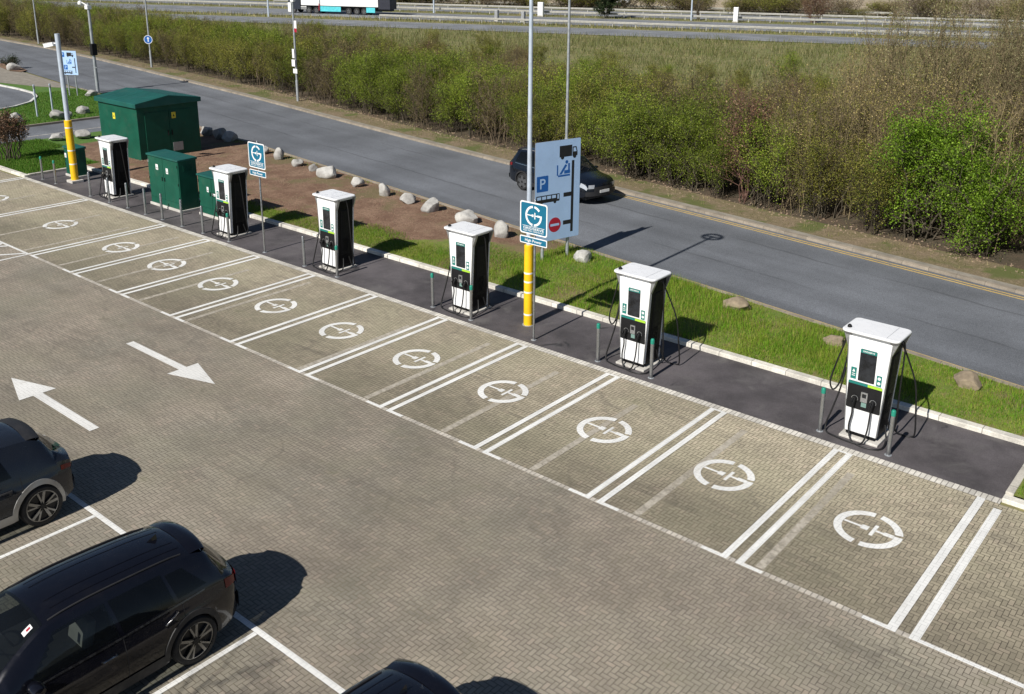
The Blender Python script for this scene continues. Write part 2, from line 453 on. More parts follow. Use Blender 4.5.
sheet('ground', rect(-900, 900, -300, 1400), -.03, M_MEAD)
sheet('parking_aisle', rect(-49, 40, -60, 0.0), 0.0, M_PAVE)
sheet('parking_bays', rect(-49, 40, 0.0, 4.84), 0.0, M_BAY)
sheet('tarmac_strip', rect(-40.72, .15, 5.06, 7.58), 0.004, M_TAR)
mb = MB(); mb.grid([[(x, 4.84, .003) for x in (-40.72, .15)], [(x, 5.07, .003) for x in (-40.72, .15)]])
struct(mb.build('edging_strip', M_EDGE, recalc=False))
mb = MB(); mb.flat(rect(-49, 40, -.055, .055), .003)
struct(mb.build('channel_strip', M_CHAN, recalc=False))
# kerbs round the tarmac
mb = MB()
mb.box(-40.9, .30, 7.58, 7.79, -.1, .115)
struct(mb.build('kerb', M_KERB, bevel=.015))
mb = MB(); mb.box(.15, .30, 5.2, 7.575, -.1, .11); mb.box(-40.88, -40.73, 5.2, 7.575, -.1, .11)
struct(mb.build('end_kerb', M_KERBY, bevel=.015))
mb = MB(); mb.box(.15, 30, 4.99, 5.195, -.1, .06); mb.box(-49, -40.73, 4.99, 5.195, -.1, .09)
struct(mb.build('lot_kerb', M_KERB, bevel=.012))
# turf and soil behind the kerb, up to the road
def turf_edge(x): return near_y(x) - .16
mbv = MB(); xs = [x for x in XS if -15.5 < x < 40] ; xs = [-16] + xs + [40]
def wav(x, s=0): return mnoise.noise(Vector((x * .45 + s, 3.1, 0)))
NJ = 10
def verge_pt(x, t, y0):
    y = y0 + (turf_edge(x) - y0) * t
    return (x, y, .085 + .06 * math.sin(PI * t) + .035 * mnoise.noise(Vector((x * .8, y * .8, 0))))
mbv.grid([[verge_pt(x, j / NJ, 7.79) for j in range(NJ + 1)] for x in xs if x < .3] )
struct(mbv.build('verge_turf', M_TURF, recalc=False, smooth=60))
mbv = MB(); mbv.grid([[verge_pt(x, j / NJ, 7.79 if x < .3 else 5.2) for j in range(NJ + 1)] for x in [.3, 1, 2, 3, 5, 8, 12, 20, 40]])
o = struct(mbv.build('corner_turf', M_TURF, recalc=False, smooth=60))
mbv = MB(); xs = [-40.9] + [x for x in XS if -40.9 < x < -16] + [-16]
mbv.grid([[verge_pt(x, j / NJ, 7.79) for j in range(NJ + 1)] for x in xs])
struct(mbv.build('soil_bed', M_SOIL, recalc=False, smooth=60))
mbv = MB()
for P in ([(-16, 7.79), (-16, 11.6), (-19.2, 10.3), (-20.8, 9.0), (-24, 9.3), (-27, 8.7), (-29.5, 8.5), (-31, 7.79)],):
    pts = []
    for q in range(len(P)):
        a, b = Vector(P[q]), Vector(P[(q + 1) % len(P)])
        for k in range(5):
            c = a.lerp(b, k / 5); edge = min(abs(c.y - 7.79), abs(c.x + 16)) > .05
            if edge: c += Vector((.25 * mnoise.noise(Vector((c.x * 1.7, c.y * 1.7, 5))), .25 * mnoise.noise(Vector((c.x * 1.7, c.y * 1.7, 9)))))
            pts.append((c.x, c.y, .0))
    bm_ = bmesh.new(); f_ = bm_.faces.new([bm_.verts.new(p) for p in pts]); bmesh.ops.triangulate(bm_, faces=[f_])
    bmesh.ops.subdivide_edges(bm_, edges=bm_.edges, cuts=3, use_grid_fill=True)
    for v_ in bm_.verts:
        t_ = (v_.co.y - 7.79) / max(turf_edge(v_.co.x) - 7.79, .1)
        v_.co.z = verge_pt(v_.co.x, min(max(t_, 0), 1), 7.79)[2] + .02
    me_ = bpy.data.meshes.new('turf_patch'); bm_.to_mesh(me_); bm_.free(); me_.materials.append(M_TURF)
    o = bpy.data.objects.new('turf_patch', me_); COL.objects.link(o); struct(o)
mbv = MB(); mbv.flat([(-49, 5.2), (-40.9, 5.2), (-40.9, 16.4), (-49, 17.6)], .03); struct(mbv.build('left_turf', M_TURF2, recalc=False))
mbv = MB(); mbv.flat([(-46.2, 9.2), (-40.9, 8.6), (-40.9, 16.35), (-46.5, 17.1)], .036); struct(mbv.build('soil_apron', M_SOIL, recalc=False))
# road
strip('road', lambda x: near_y(x) + .02, lambda x: far_y(x) - .02, 0.006, M_ROAD)
mb = MB()
def kerb_line(mb, f, a, b, z0, z1, x0, x1):
    xs = [x0] + [x for x in XS if x0 < x < x1] + [x1]
    P = [[(x, f(x) + a, z0) for x in xs], [(x, f(x) + a, z1) for x in xs], [(x, f(x) + b, z1) for x in xs], [(x, f(x) + b, z0) for x in xs]]
    mb.grid(P)
kerb_line(mb, near_y, -.16, 0, -.02, .10, -66, 40); kerb_line(mb, far_y, 0, .16, -.02, .10, -160, 40)
struct(mb.build('road_kerb', M_KOLD, smooth=30))
strip('far_footway', lambda x: far_y(x) + .162, lambda x: far_y(x) + .5, .085, M_FOOT)
strip('far_verge', lambda x: far_y(x) + .5, lambda x: hedge_y(x) + .1, .08, M_VERGE)
strip('thicket_floor', lambda x: hedge_y(x) + .1, lambda x: hedge_y(x) + 13, .06, M_LITTER)
mb = MB()
for d0 in (.22, .42):
    strip('', lambda x: far_y(x) - d0 - .09, lambda x: far_y(x) - d0, .010, None, -22, 40, mb=mb)
strip('', lambda x: near_y(x) + .16, lambda x: near_y(x) + .24, .010, None, -40, 40, mb=mb)
struct(mb.build('yellow_lines', M_YEL, recalc=False))
# side road, island, footpath on the left
sheet('side_road', [(-53.2, -60), (-49, -60), (-49, 17.7), (-53.2, 18.3)], .002, M_ROAD)
mb = MB(); mb.flat([(-50.35, -20), (-50.25, -20), (-50.25, 15.5), (-50.35, 15.5)], .008); struct(mb.build('side_road_line', M_PAINTOLD, recalc=False))
mb = MB(); mb.flat([(-53.2, -10), (-53.2, 18.25), (-66, 20.3), (-70, 18.6), (-90, 18), (-90, -10)], .05); struct(mb.build('island_turf', M_TURF2, recalc=False))
mb = MB(); mb.box(-53.35, -53.2, -10, 17.5, -.02, .13); struct(mb.build('island_kerb', M_KOLD, bevel=.01))
CIRC = [(-90, 17.2), (-78, 17.0), (-71.4, 16.95), (-68.8, 17.0), (-66, 16.8), (-64, 16.1), (-62, 14.8), (-60.8, 13.3), (-60.2, 11.8), (-60.5, 9.8), (-62, 7.6), (-66, 6), (-90, 5)]
mb = MB(); mb.flat(CIRC, .056); struct(mb.build('turning_circle', M_ROAD, recalc=False))
mb = MB(); mb.tube([(a, b, .05) for a, b in CIRC], .13, 4); struct(mb.build('turning_circle_kerb', concrete('white kerb', (.66, .65, .62)), recalc=True))
mb = MB(); mb.flat([(-120, 26.6), (-80, 21.9), (-66.3, 20.0), (-69.5, 18.55), (-74, 17.5), (-90, 17.6), (-120, 18)], .06); struct(mb.build('footpath', M_FOOT, recalc=False))
mb = MB(); mb.flat([(-86, 22.4), (-80, 21.2), (-78.6, 21.5), (-79.5, 22.4), (-86, 23.6)], .09); struct(mb.build('soil_nose', M_SOIL, recalc=False))

# ------------------------------------------------------------------ painted markings
PITCH = 2.90458
mb = MB(); zp = .0075
seps = [k for k in range(0, 11)] + [12, 14]
for k in seps:
    X = -PITCH * k; hw = .062 if k else .075; off = .145 if k else .175
    mb.flat(rect(X - off - hw, X - off + hw, .03, 4.79), zp); mb.flat(rect(X + off - hw, X + off + hw, .03, 4.79 if k else 4.62), zp)
    mb.flat(rect(X - off - hw - .38, X - off + hw, -.05, .029), zp)
    if k: mb.flat(rect(X + off - hw, X + off + hw + .36, -.05, .029), zp)
    mb.flat(rect(X - off - hw, X + off + hw if k else X - off + hw, 4.791, 4.85), zp)
mb.flat(rect(.175 - .075, 30, -.05, .029), zp)
for k in range(1, 9): mb.flat(rect(k * PITCH - .05, k * PITCH + .05, .03, 4.79), zp)
struct(mb.build('bay_lines', M_PAINT, recalc=False))
mb = MB()
for j in range(0, 15):
    x = -2.435 - 2.478 * j; mb.flat(rect(x - .075, x + .075, .08, 4.1 + .3 * math.sin(j * 2.1)), .0045)
struct(mb.build('ghost_lines', M_GHOST, recalc=False))
mb = MB()
for c in [-PITCH * (k + .5) for k in range(10)] + [-PITCH * 11, -PITCH * 13]:
    g_emblem(mb, c, 2.4, .6, zp, open_to=16)
struct(mb.build('bay_emblems', M_PAINT, recalc=False))
mb = MB()
def arrow(x_tail, x_tip, y):
    s = 1 if x_tip > x_tail else -1
    mb.flat([(x_tail, y - .105), (x_tip - s * 1.38, y - .105), (x_tip - s * 1.38, y + .105), (x_tail, y + .105)][::s], zp)
    mb.flat([(x_tip - s * 1.38, y - .42), (x_tip, y), (x_tip - s * 1.38, y + .42)][::s], zp)
arrow(-15.6, -19.6, -4.69); arrow(-19.5, -15.62, -1.74)
struct(mb.build('lane_arrows', paint_mat('arrow paint', (.76, .755, .73), .4), recalc=False))
mb = MB()
mb.flat(rect(-40, 12, -6.32, -6.22), zp)
for k in range(-12, 9):
    x = -7.54 + 2.44 * k; mb.flat(rect(x - .045, x + .045, -11.1, -6.321), zp)
struct(mb.build('opposite_bay_lines', M_PAINT, recalc=False))
mb = MB()                                                            # hatched box left of the last narrow bay
mb.flat(rect(-29.2, -29.1, -2.6, -.056), zp); mb.flat(rect(-40, -29.2, -.05, .028), zp + .001)
for k in range(6):
    x = -29.25 - k * 1.3; mb.flat([(x - 1.9, -2.5), (x - 1.75, -2.5), (x, -.06), (x - .15, -.06)], zp + .001)
    mb.flat([(x - .15, -2.5), (x, -2.5), (x - 1.75, -.06), (x - 1.9, -.06)], zp + .002)
struct(mb.build('hatched_box', M_PAINT, recalc=False))
# motorway beyond the meadow
MO, MD, MN = Vector((-80, 81.5, 0)), Vector((.927, .375, 0)), Vector((-.375, .927, 0))
def mw(t, s, z=0.0): p = MO + MD * t + MN * s; return (p.x, p.y, z)
def mwstrip(name, s0, s1, z, mat, t0=-300, t1=500):
    mb = MB(); mb.add([mw(t0, s0, z), mw(t1, s0, z), mw(t1, s1, z), mw(t0, s1, z)], [(0, 1, 2, 3)]); return struct(mb.build(name, mat, recalc=False))
mwstrip('slip_road', 0, 10.2, .02, M_MWAY); mwstrip('motorway', 15.5, 30, .02, M_MWAY); mwstrip('far_carriageway', 36, 50, .02, M_MWAY)
mb = MB()
for s in (.35, 9.7, 16.2, 29.3, 36.6): mb.add([mw(-300, s, .03), mw(500, s, .03), mw(500, s + .2, .03), mw(-300, s + .2, .03)], [(0, 1, 2, 3)])
for t in np.arange(-200, 200, 9.0): mb.add([mw(t, 20.5, .03), mw(t + 3, 20.5, .03), mw(t + 3, 20.7, .03), mw(t, 20.7, .03)], [(0, 1, 2, 3)])
struct(mb.build('motorway_lines', M_PAINTOLD, recalc=False))
mwstrip('field', 62, 700, .03, M_FIELD, -200, 900)
# ------------------------------------------------------------------ common materials
M_WHITE = worn('white powder coat', (.80, .81, .82), .32, var=.04, scale=2, coat=.2, dirt=(.45, .43, .40), dirt_amt=.18)
M_ROOFW = worn('white roof shell', (.83, .84, .86), .3, var=.02, scale=2)
M_BLACK = worn('black side cladding', (.006, .006, .007), .5, var=.2, spec=.2)
M_BLK2 = worn('matt black', (.010, .010, .011), .6, var=.2, spec=.25)
M_RUB = worn('cable rubber', (.010, .010, .011), .5)
M_SCREEN = worn('screen glass', (.016, .018, .022), .12, var=.5, scale=6)
M_TEAL = worn('teal print', (.012, .17, .15), .4, var=.08)
M_LIME = worn('lime print', (.36, .62, .045), .4, var=.06)
M_ALU = worn('brushed grey metal', (.42, .43, .44), .38, .75, var=.1)
M_GALV = worn('galvanised steel', (.40, .425, .45), .5, .45, var=.14, scale=4, dirt=(.22, .21, .2), dirt_amt=.3)
M_STEEL = worn('stainless steel', (.36, .37, .38), .34, .85, var=.1, scale=4)
M_PALE = worn('pale grey enamel', (.50, .57, .67), .4, .2, var=.08)
M_PRINT = worn('white print', (.80, .80, .80), .45, var=.03)
M_INK = worn('black print', (.014, .014, .016), .5)
M_CAPG = worn('green bollard cap', (.015, .24, .17), .4)
M_SGRN = worn('cabinet green', (.008, .082, .052), .5, var=.12, scale=2, spec=.25, dirt=(.05, .10, .07), dirt_amt=.5)
M_SGRN2 = worn('cabinet roof green', (.012, .092, .078), .5, var=.14, scale=1.5, spec=.3, dirt=(.05, .11, .09), dirt_amt=.4)
M_YELL = worn('yellow sleeve', (.86, .52, .008), .42, var=.06, dirt=(.45, .28, .05), dirt_amt=.3)
M_STKY = worn('hazard yellow', (.75, .66, .05), .45)
M_BLUE = worn('sign blue', (.012, .115, .42), .4, var=.05)
M_TEALS = worn('sign teal', (.006, .135, .235), .35, var=.05)
M_SIGNW = worn('pale blue sign face', (.43, .61, .90), .35, var=.05, scale=1.5)
M_RED = worn('sign red', (.42, .012, .035), .4)
M_SBACK = worn('sign back grey', (.35, .36, .37), .5, .4)

# ------------------------------------------------------------------ chargers
def make_charger(full):
    root = thing('ev_charger', '', 'charger')
    wf = lambda z: .335 + (z - .09) / 2.2 * .12
    mb = MB(); mb.box(-.42, .42, -.45, .46, 0, .055)
    mb.build('plinth', M_CONC, root, bevel=.012)
    # white shell: tapering front and rear cheeks, open dark sides between them
    mb = MB()
    def slab(y0, y1, z0, z1, ins=0.0):
        a, b = wf(z0) - ins, wf(z1) - ins
        mb.add([(-a, y0, z0), (a, y0, z0), (a, y1, z0), (-a, y1, z0), (-b, y0, z1), (b, y0, z1), (b, y1, z1), (-b, y1, z1)],
               [(3, 2, 1, 0), (4, 5, 6, 7), (0, 1, 5, 4), (1, 2, 6, 5), (2, 3, 7, 6), (3, 0, 4, 7)])
    slab(-.36, -.25, .15, 2.30); slab(.36, .40, .09, 2.30)
    mb.build('shell', M_WHITE, root, bevel=.018)
    mb = MB(); slab(-.245, .355, .086, 2.30, .012); slab(-.345, -.245, .086, .149, .02)
    mb.build('side_cladding', M_BLACK, root, bevel=.008)
    mb = MB()
    for s in (-1, 1):                                                # raised hose cassette on each flank
        a, b = wf(.5) - .02, wf(2.0) - .02
        mb.add([(s * a, -.12, .5), (s * (a + .03), -.10, .52), (s * (a + .03), .2, .52), (s * a, .22, .5), (s * b, -.12, 2.0), (s * (b + .02), -.10, 1.98), (s * (b + .02), .2, 1.98), (s * b, .22, 2.0)],
               [(3, 2, 1, 0), (4, 5, 6, 7), (0, 1, 5, 4), (1, 2, 6, 5), (2, 3, 7, 6), (3, 0, 4, 7)])
    mb.build('flank_panel', M_BLK2, root, bevel=.01)
    # roof with flared brackets
    mb = MB()
    mb.prism(rrect(-.605, .605, -.47, .40, .12), 2.388, 2.448)
    o = mb.build('roof', M_ROOFW, root, bevel=.022, smooth=35)
    mb2 = MB(); mb2.box(.33, .336, -.42, .36, 2.445, 2.4505)
    mb2.build('roof_seam', M_ALU, o)
    mb2 = MB(); mb2.lathe([(.045, 2.44), (.045, 2.475), (.035, 2.50), (.012, 2.515)], 14, M=Matrix.Translation((-.49, -.29, 0)))
    mb2.build('antenna', M_BLK2, o, smooth=40)
    for s in (-1, 1):
        a = wf(2.12); b = wf(2.3)
        for y0, y1 in ((-.35, -.26), (.35, .395)):
            mb = MB()
            mb.add([(s * (a - .03), y0, 2.02), (s * (a + .004), y0, 2.02), (s * .59, y0, 2.386), (s * (b - .06), y0, 2.386),
                    (s * (a - .03), y1, 2.02), (s * (a + .004), y1, 2.02), (s * .59, y1, 2.386), (s * (b - .06), y1, 2.386)],
                   [(0, 1, 2, 3), (7, 6, 5, 4), (0, 4, 5, 1), (1, 5, 6, 2), (2, 6, 7, 3), (3, 7, 4, 0)])
            mb.build('roof_bracket', M_ALU, root, bevel=.006)
    mb = MB(); mb.box(-.44, .44, -.34, .38, 2.296, 2.387); mb.build('roof_core', M_WHITE, root)
    for s in (-1, 1):
        mb = MB()
        for k in range(9):
            z = .62 + k * .05; a = wf(z) + .009; mb.box(s * a, s * (a + .012), -.06, .16, z, z + .018)
        stuff(mb.build('flank_vent', M_BLACK, root))
    # edge trims down the front corners
    for s in (-1, 1):
        mb = MB(); a, b = wf(.15), wf(2.28)
        mb.tube([(s * (a + .002), -.352, .16), (s * (b + .002), -.352, 2.2), (s * (b + .05), -.34, 2.33)], .012, 6)
        mb.build('edge_trim', M_ALU, root, smooth=50)
    # front: everything sits proud of the white face
    F = panel_matrix((0, -.3605, 0), (1, 0, 0))
    mb = MB(); mb.prism(rrect(-.175, .175, 1.35, 2.07, .02), .0005, .006, 0, F); sc_ = mb.build('screen', M_SCREEN, root)
    mb = MB(); mb.flat(rect(-.172, .172, 1.985, 2.066), .0075, 0, F); put_text(mb, 'GRIDSERVE', 0, 2.008, .034, .25, .009, 1, F)
    mb.build('screen_header', [M_TEAL, M_PRINT], sc_, recalc=False)
    for x0, x1, z0, z1 in ((-.335, -.215, 1.36, 1.62), (.215, .325, 1.33, 1.57)):
        mb = MB(); mb.prism(rect(x0, x1, z0, z1), .0005, .004, 0, F)
        cx = (x0 + x1) / 2
        if cx < 0:
            mb.flat([(cx, z1 - .03), (cx - .03, z1 - .10), (cx + .03, z1 - .10)], .0052, 1, F)
            mb.flat(rect(cx - .035, cx + .035, z1 - .15, z1 - .135), .0052, 1, F); mb.flat(rect(cx - .035, cx + .035, z1 - .19, z1 - .175), .0052, 1, F)
        else:
            add_arc(mb, cx, z1 - .065, 0.0, .034, 0, 360, .0052, 1, F, 14); add_arc(mb, cx, z1 - .17, 0.0, .034, 0, 360, .0052, 1, F, 14)
        mb.build('information_sticker', [M_TEAL, M_PRINT], root, recalc=False)
    lp = MB(); lp.prism(rrect(-.362, .362, .70, 1.315, .03), .0005, .010, 0, F)
    lower = lp.build('connector_panel', M_BLK2, root)
    mb = MB(); mb.flat(rect(-.36, .05, 1.255, 1.312), .0115, 0, F); mb.build('teal_strip', M_TEAL, lower, recalc=False)
    mb = MB(); mb.flat(rect(.052, .36, 1.255, 1.312), .0115, 0, F); mb.build('lime_strip', M_LIME, lower, recalc=False)
    mb = MB(); mb.box(-.06, .08, -.395, -.3715, .90, 1.12); mb.flat(rect(-.035, .055, 1.0, 1.09), .0355, 1, F); mb.flat(rect(-.045, .065, .78, .88), .0115, 2, F)
    mb.build('payment_terminal', [M_ALU, M_SCREEN, worn('keypad green', (.18, .30, .27), .5)], root)
    for x in (-.19, .20):
        mb = MB()
        add_arc(mb, x, .93, .06, .072, -30, 210, .0125, 1, F, 16)
        mb.tube([(x, -.372, .92), (x, -.43, .93), (x, -.47, .88), (x, -.47, .79)], [.05, .055, .045, .026], 10)
        mb.tube([(x, -.455, .95), (x, -.50, .99), (x, -.54, .93), (x, -.49, .86)], .017, 6)
        mb.build('connector', [M_BLK2, M_ALU], root, smooth=45, recalc=False)
    def spline(P, n=6):
        P = [Vector(p) for p in P]; out = []
        for i in range(len(P) - 1):
            p0, p1, p2, p3 = P[max(i - 1, 0)], P[i], P[i + 1], P[min(i + 2, len(P) - 1)]
            for k in range(n):
                t = k / n; t2, t3 = t * t, t * t * t
                out.append(.5 * ((2 * p1) + (p2 - p0) * t + (2 * p0 - 5 * p1 + 4 * p2 - p3) * t2 + (3 * p1 - p0 - 3 * p2 + p3) * t3))
        return out + [P[-1]]
    cables = [
        [(-.52, -.25, 2.28), (-.60, -.24, 1.95), (-.74, -.22, 1.45), (-.80, -.24, 1.08), (-.72, -.22, .92), (-.60, -.2, 1.15), (-.50, -.2, 1.75), (-.49, -.18, 2.2)],
        [(-.50, -.22, 1.5), (-.55, -.3, 1.0), (-.66, -.36, .5), (-.74, -.40, .16), (-.68, -.48, .03), (-.45, -.56, .025), (-.15, -.60, .025), (.12, -.58, .06), (.19, -.53, .3), (.20, -.48, .62), (.20, -.47, .79)],
        [(-.19, -.47, .79), (-.19, -.45, .6), (-.22, -.47, .3), (-.12, -.54, .05), (.1, -.63, .022), (.38, -.6, .022), (.52, -.46, .03), (.50, -.2, .1), (.42, -.1, .4)],
        [(.50, -.05, 2.28), (.57, -.02, 2.30), (.60, .02, 2.1), (.58, .08, 1.5), (.56, .14, .9), (.55, .2, .45), (.50, .26, .15), (.44, .22, .12), (.38, .16, .4)],
        [(.5, .12, 2.2), (.62, .2, 1.9), (.80, .34, 1.3), (.86, .42, .6), (.88, .46, .12), (.80, .48, .022), (.66, .44, .022), (.5, .36, .12), (.42, .25, .5)]]
    for c in (cables if full else cables[1:4]):
        mb = MB(); mb.tube(spline(c), .0185, 7); mb.build('cable', M_RUB, root, smooth=60)
    return root
CHX = [(-2.84, 'white charging unit nearest the right end of the row, beside the corner turf'),
       (-8.65, 'white charging unit standing alone right of the tall yellow sleeved lamp post'),
       (-14.48, 'white charging unit just left of the yellow sleeved lamp post and big direction sign'),
       (-20.33, 'white charging unit standing in front of the bare brown soil bed'),
       (-26.1, 'white charging unit right beside the low green cabinet, left of the slim bay sign'),
       (-34.5, 'white charging unit farthest left, in front of the large green substation')]
ch0, ch2 = make_charger(True), make_charger(False)
for i, (x, lab) in enumerate(CHX):
    if i in (0, 2): c = (ch0, ch2)[i // 2]; c.location = (x, 5.9, .004); c['label'] = lab; c['group'] = 'chargers along the tarmac strip'
    else: dup(ch0 if i < 2 else ch2, (x, 5.9 + (.14 if i == 5 else 0), .004), rnd.uniform(-.01, .01), lab, 'chargers along the tarmac strip')

# ------------------------------------------------------------------ bollards
def make_bollard(cap):
    root = thing('bollard', '', 'bollard')
    mb = MB(); mb.lathe([(.044, 0), (.044, .90 if cap else 1.0), (.040, 1.01) if not cap else (.044, .901), (.025, 1.02) if not cap else (.04, .902)], 18)
    mb.build('post', M_STEEL, root, smooth=40)
    mb = MB(); mb.lathe([(.075, 0), (.075, .006), (.06, .010), (.045, .011)], 18); mb.build('base_plate', M_GALV, root, smooth=30)
    if cap:
        mb = MB(); mb.lathe([(.0475, .90), (.0495, .985), (.047, 1.005), (.036, 1.025), (.018, 1.032)], 18); mb.build('cap', M_CAPG, root, smooth=40)
    return root
BOL = [(-3.66, 5.40, 1, 'steel bollard with green cap left of the nearest charger'), (-2.14, 5.32, 1, 'steel bollard with green cap right of the nearest charger'),
       (-9.5, 5.28, 1, 'green capped bollard left of the charger by the yellow lamp post'), (-7.93, 5.31, 1, 'green capped bollard at the right corner of the charger standing alone'),
       (-15.39, 5.31, 1, 'green capped bollard left of the third charger, on open tarmac'), (-13.85, 5.27, 1, 'green capped bollard between the third charger and the yellow lamp post'),
       (-21.22, 5.25, 0, 'plain grey bollard on open tarmac left of the charger by the soil bed'), (-19.57, 5.24, 1, 'green capped bollard in front of the charger by the soil bed'),
       (-25.43, 5.25, 1, 'bollard at the right front corner of the charger beside the slim bay sign'), (-27.02, 5.23, 0, 'plain grey bollard in front of the low green cabinet'),
       (-28.4, 5.24, 0, 'plain grey bollard before the gap between the two green cabinets'), (-29.77, 5.25, 0, 'plain grey bollard before the right door of the tall green cabinet'),
       (-30.96, 5.24, 0, 'plain grey bollard before the middle of the tall green cabinet'), (-32.36, 5.28, 0, 'plain grey bollard before the left edge of the tall green cabinet'),
       (-33.74, 5.26, 0, 'plain grey bollard right of the farthest charger'), (-35.29, 5.25, 0, 'plain grey bollard in front of the farthest charger'),
       (-36.9, 5.26, 0, 'plain grey bollard between the farthest charger and the camera pole'),
       (-38.5, 5.34, 1, 'green tipped bollard left of the camera pole, nearer to it of two'), (-39.77, 5.36, 1, 'green tipped bollard at the far left end of the tarmac')]
BOL.pop(16)
b_cap = b_plain = None
for x, y, cap, lab in BOL:
    if cap and b_cap is None: b = b_cap = make_bollard(True)
    elif not cap and b_plain is None: b = b_plain = make_bollard(False)
    else: b = copy_tree(b_cap if cap else b_plain)
    b.location = (x, y, .004); b.rotation_euler = (rnd.uniform(-.012, .012), rnd.uniform(-.012, .012), rnd.uniform(0, 6)); b['label'] = lab; b['group'] = 'bollards along the tarmac strip'

# ------------------------------------------------------------------ green cabinets and substation
def cabinet(name, label, x0, x1, y0, y1, h, ndoor, stickers):
    root = thing(name, label, 'cabinet', ((x0 + x1) / 2, (y0 + y1) / 2, .004))
    a, d = (x1 - x0) / 2, (y1 - y0) / 2
    mb = MB(); mb.box(-a - .05, a + .05, -d - .05, d + .05, 0, .10); mb.build('plinth', M_CONC, root, bevel=.012)
    mb = MB(); mb.box(-a, a, -d, d, .10, h - .1); mb.box(-a + .02, a - .02, -d - .006, -d, .12, .34); mb.build('body', M_SGRN, root, bevel=.01)
    mb = MB(); mb.add([(-a - .04, -d - .05, h - .1), (a + .04, -d - .05, h - .1), (a + .04, d + .04, h - .1), (-a - .04, d + .04, h - .1),
                       (-a - .04, -d - .05, h - .03), (a + .04, -d - .05, h - .03), (a + .04, d + .04, h), (-a - .04, d + .04, h)],
                      [(3, 2, 1, 0), (4, 5, 6, 7), (0, 1, 5, 4), (1, 2, 6, 5), (2, 3, 7, 6), (3, 0, 4, 7)])
    mb.build('roof', M_SGRN2, root, bevel=.012)
    w = (2 * a - .06) / ndoor
    for k in range(ndoor):
        u0 = -a + .03 + k * w
        mb = MB(); mb.box(u0 + .008, u0 + w - .008, -d - .022, -d - .001, .36, h - .13)
        dr = mb.build('door', M_SGRN, root, bevel=.008)
        for zz in (.5, h * .5, h - .35):
            hx = u0 + (.03 if k % 2 == 0 else w - .03); mb = MB(); mb.tube([(hx, -d - .03, zz), (hx, -d - .03, zz + .1)], .014, 6); mb.build('hinge', M_BLK2, dr)
        mb = MB(); hx = u0 + (w - .09 if k % 2 == 0 else .09); mb.box(hx - .018, hx + .018, -d - .05, -d - .0225, h * .52, h * .52 + .16); mb.build('handle', M_BLK2, dr, bevel=.006)
    for u, v, ww, hh, m in stickers:
        mb = MB(); mb.box(u - ww / 2, u + ww / 2, -d - .0275, -d - .0225, v - hh / 2, v + hh / 2)
        mb.box(u - ww * .3, u + ww * .3, -d - .0285, -d - .0276, v - hh * .3, v - hh * .05, 1)
        mb.build('sticker', [m, M_SBACK], root)
    mb = MB()
    for s in (-1, 1):
        for k in range(6): mb.box(s * a, s * (a + .012), -d * .5, d * .5, h - .5 + k * .045, h - .48 + k * .045)
    mb.build('vent', M_SGRN, root)
    return root
cabinet('electrical_cabinet', 'tall dark green two door cabinet standing left of the low green cabinet', -32.25, -30.05, 6.25, 7.02, 2.12, 2, [(-.42, 1.62, .17, .22, M_PRINT), (.30, 1.55, .15, .22, M_PRINT), (-1.05, 1.8, .06, .1, M_PRINT)])
cabinet('electrical_cabinet', 'low green cabinet with white stickers tucked beside the white charger', -29.35, -27.55, 6.62, 7.35, 1.66, 2, [(-.25, 1.1, .12, .2, M_PRINT), (.18, .95, .3, .09, M_PRINT)])
cabinet('electrical_cabinet', 'small green cabinet behind the yellow sleeve of the camera pole', -39.72, -38.75, 6.42, 6.9, 1.38, 1, [(-.35, .95, .16, .2, M_PRINT)])
root = thing('substation', 'large green substation housing with shallow pitched roof behind the cabinets', 'substation', (-41.46, 11.6, .05))
mb = MB(); mb.box(-1.88, 1.88, -1.68, 1.68, -.1, .06); mb.build('plinth', M_CONC, root, bevel=.015)
mb = MB(); mb.box(-1.80, 1.80, -1.62, 1.62, .06, 2.66)
mb.build('wall', M_SGRN, root, bevel=.012)
mb = MB(); prof = [(-1.74, 2.58), (-1.74, 2.80), (0, 3.06), (1.74, 2.80), (1.74, 2.58)]
Mx = Matrix(((0, 0, 1, 0), (1, 0, 0, 0), (0, 1, 0, 0), (0, 0, 0, 1)))
mb.prism(prof, -1.94, 1.94, 0, Mx); rf = mb.build('roof', M_SGRN2, root, bevel=.02)
mb = MB()
for k in range(2, 3): mb.add([(-1.94 + .97 * k - .012, -1.73, 2.806), (-1.94 + .97 * k + .012, -1.73, 2.806), (-1.94 + .97 * k + .012, 0, 3.066), (-1.94 + .97 * k - .012, 0, 3.066)], [(0, 1, 2, 3)])
mb.build('roof_seam', M_SGRN, rf, recalc=False)
for k in range(2):
    mb = MB(); mb.box(1.801, 1.825, -1.25 + k * 1.26, -.02 + k * 1.24, .2, 2.3); dr = mb.build('door', M_SGRN, root, bevel=.008)
    mb = MB(); mb.box(1.826, 1.86, -.13 + k * .2, -.09 + k * .2, 1.1, 1.35); mb.build('handle', M_BLK2, dr)
mb = MB(); mb.box(1.826, 1.842, .1, .62, .3, .72); mb.build('vent', M_SBACK, root)
for p0 in (((-.35, -1.625, 2.0), (1, 0, 0)), ((1.8285, .25, 2.05), (0, 1, 0))):
    Mp = panel_matrix(*p0); mb = MB(); mb.prism(rect(-.11, .11, -.15, .15), 0, .004, 0, Mp); mb.flat([(-.05, -.06), (.05, -.06), (0, .06)], .0052, 1, Mp)
    mb.build('hazard_sign', [M_STKY, M_INK], root)

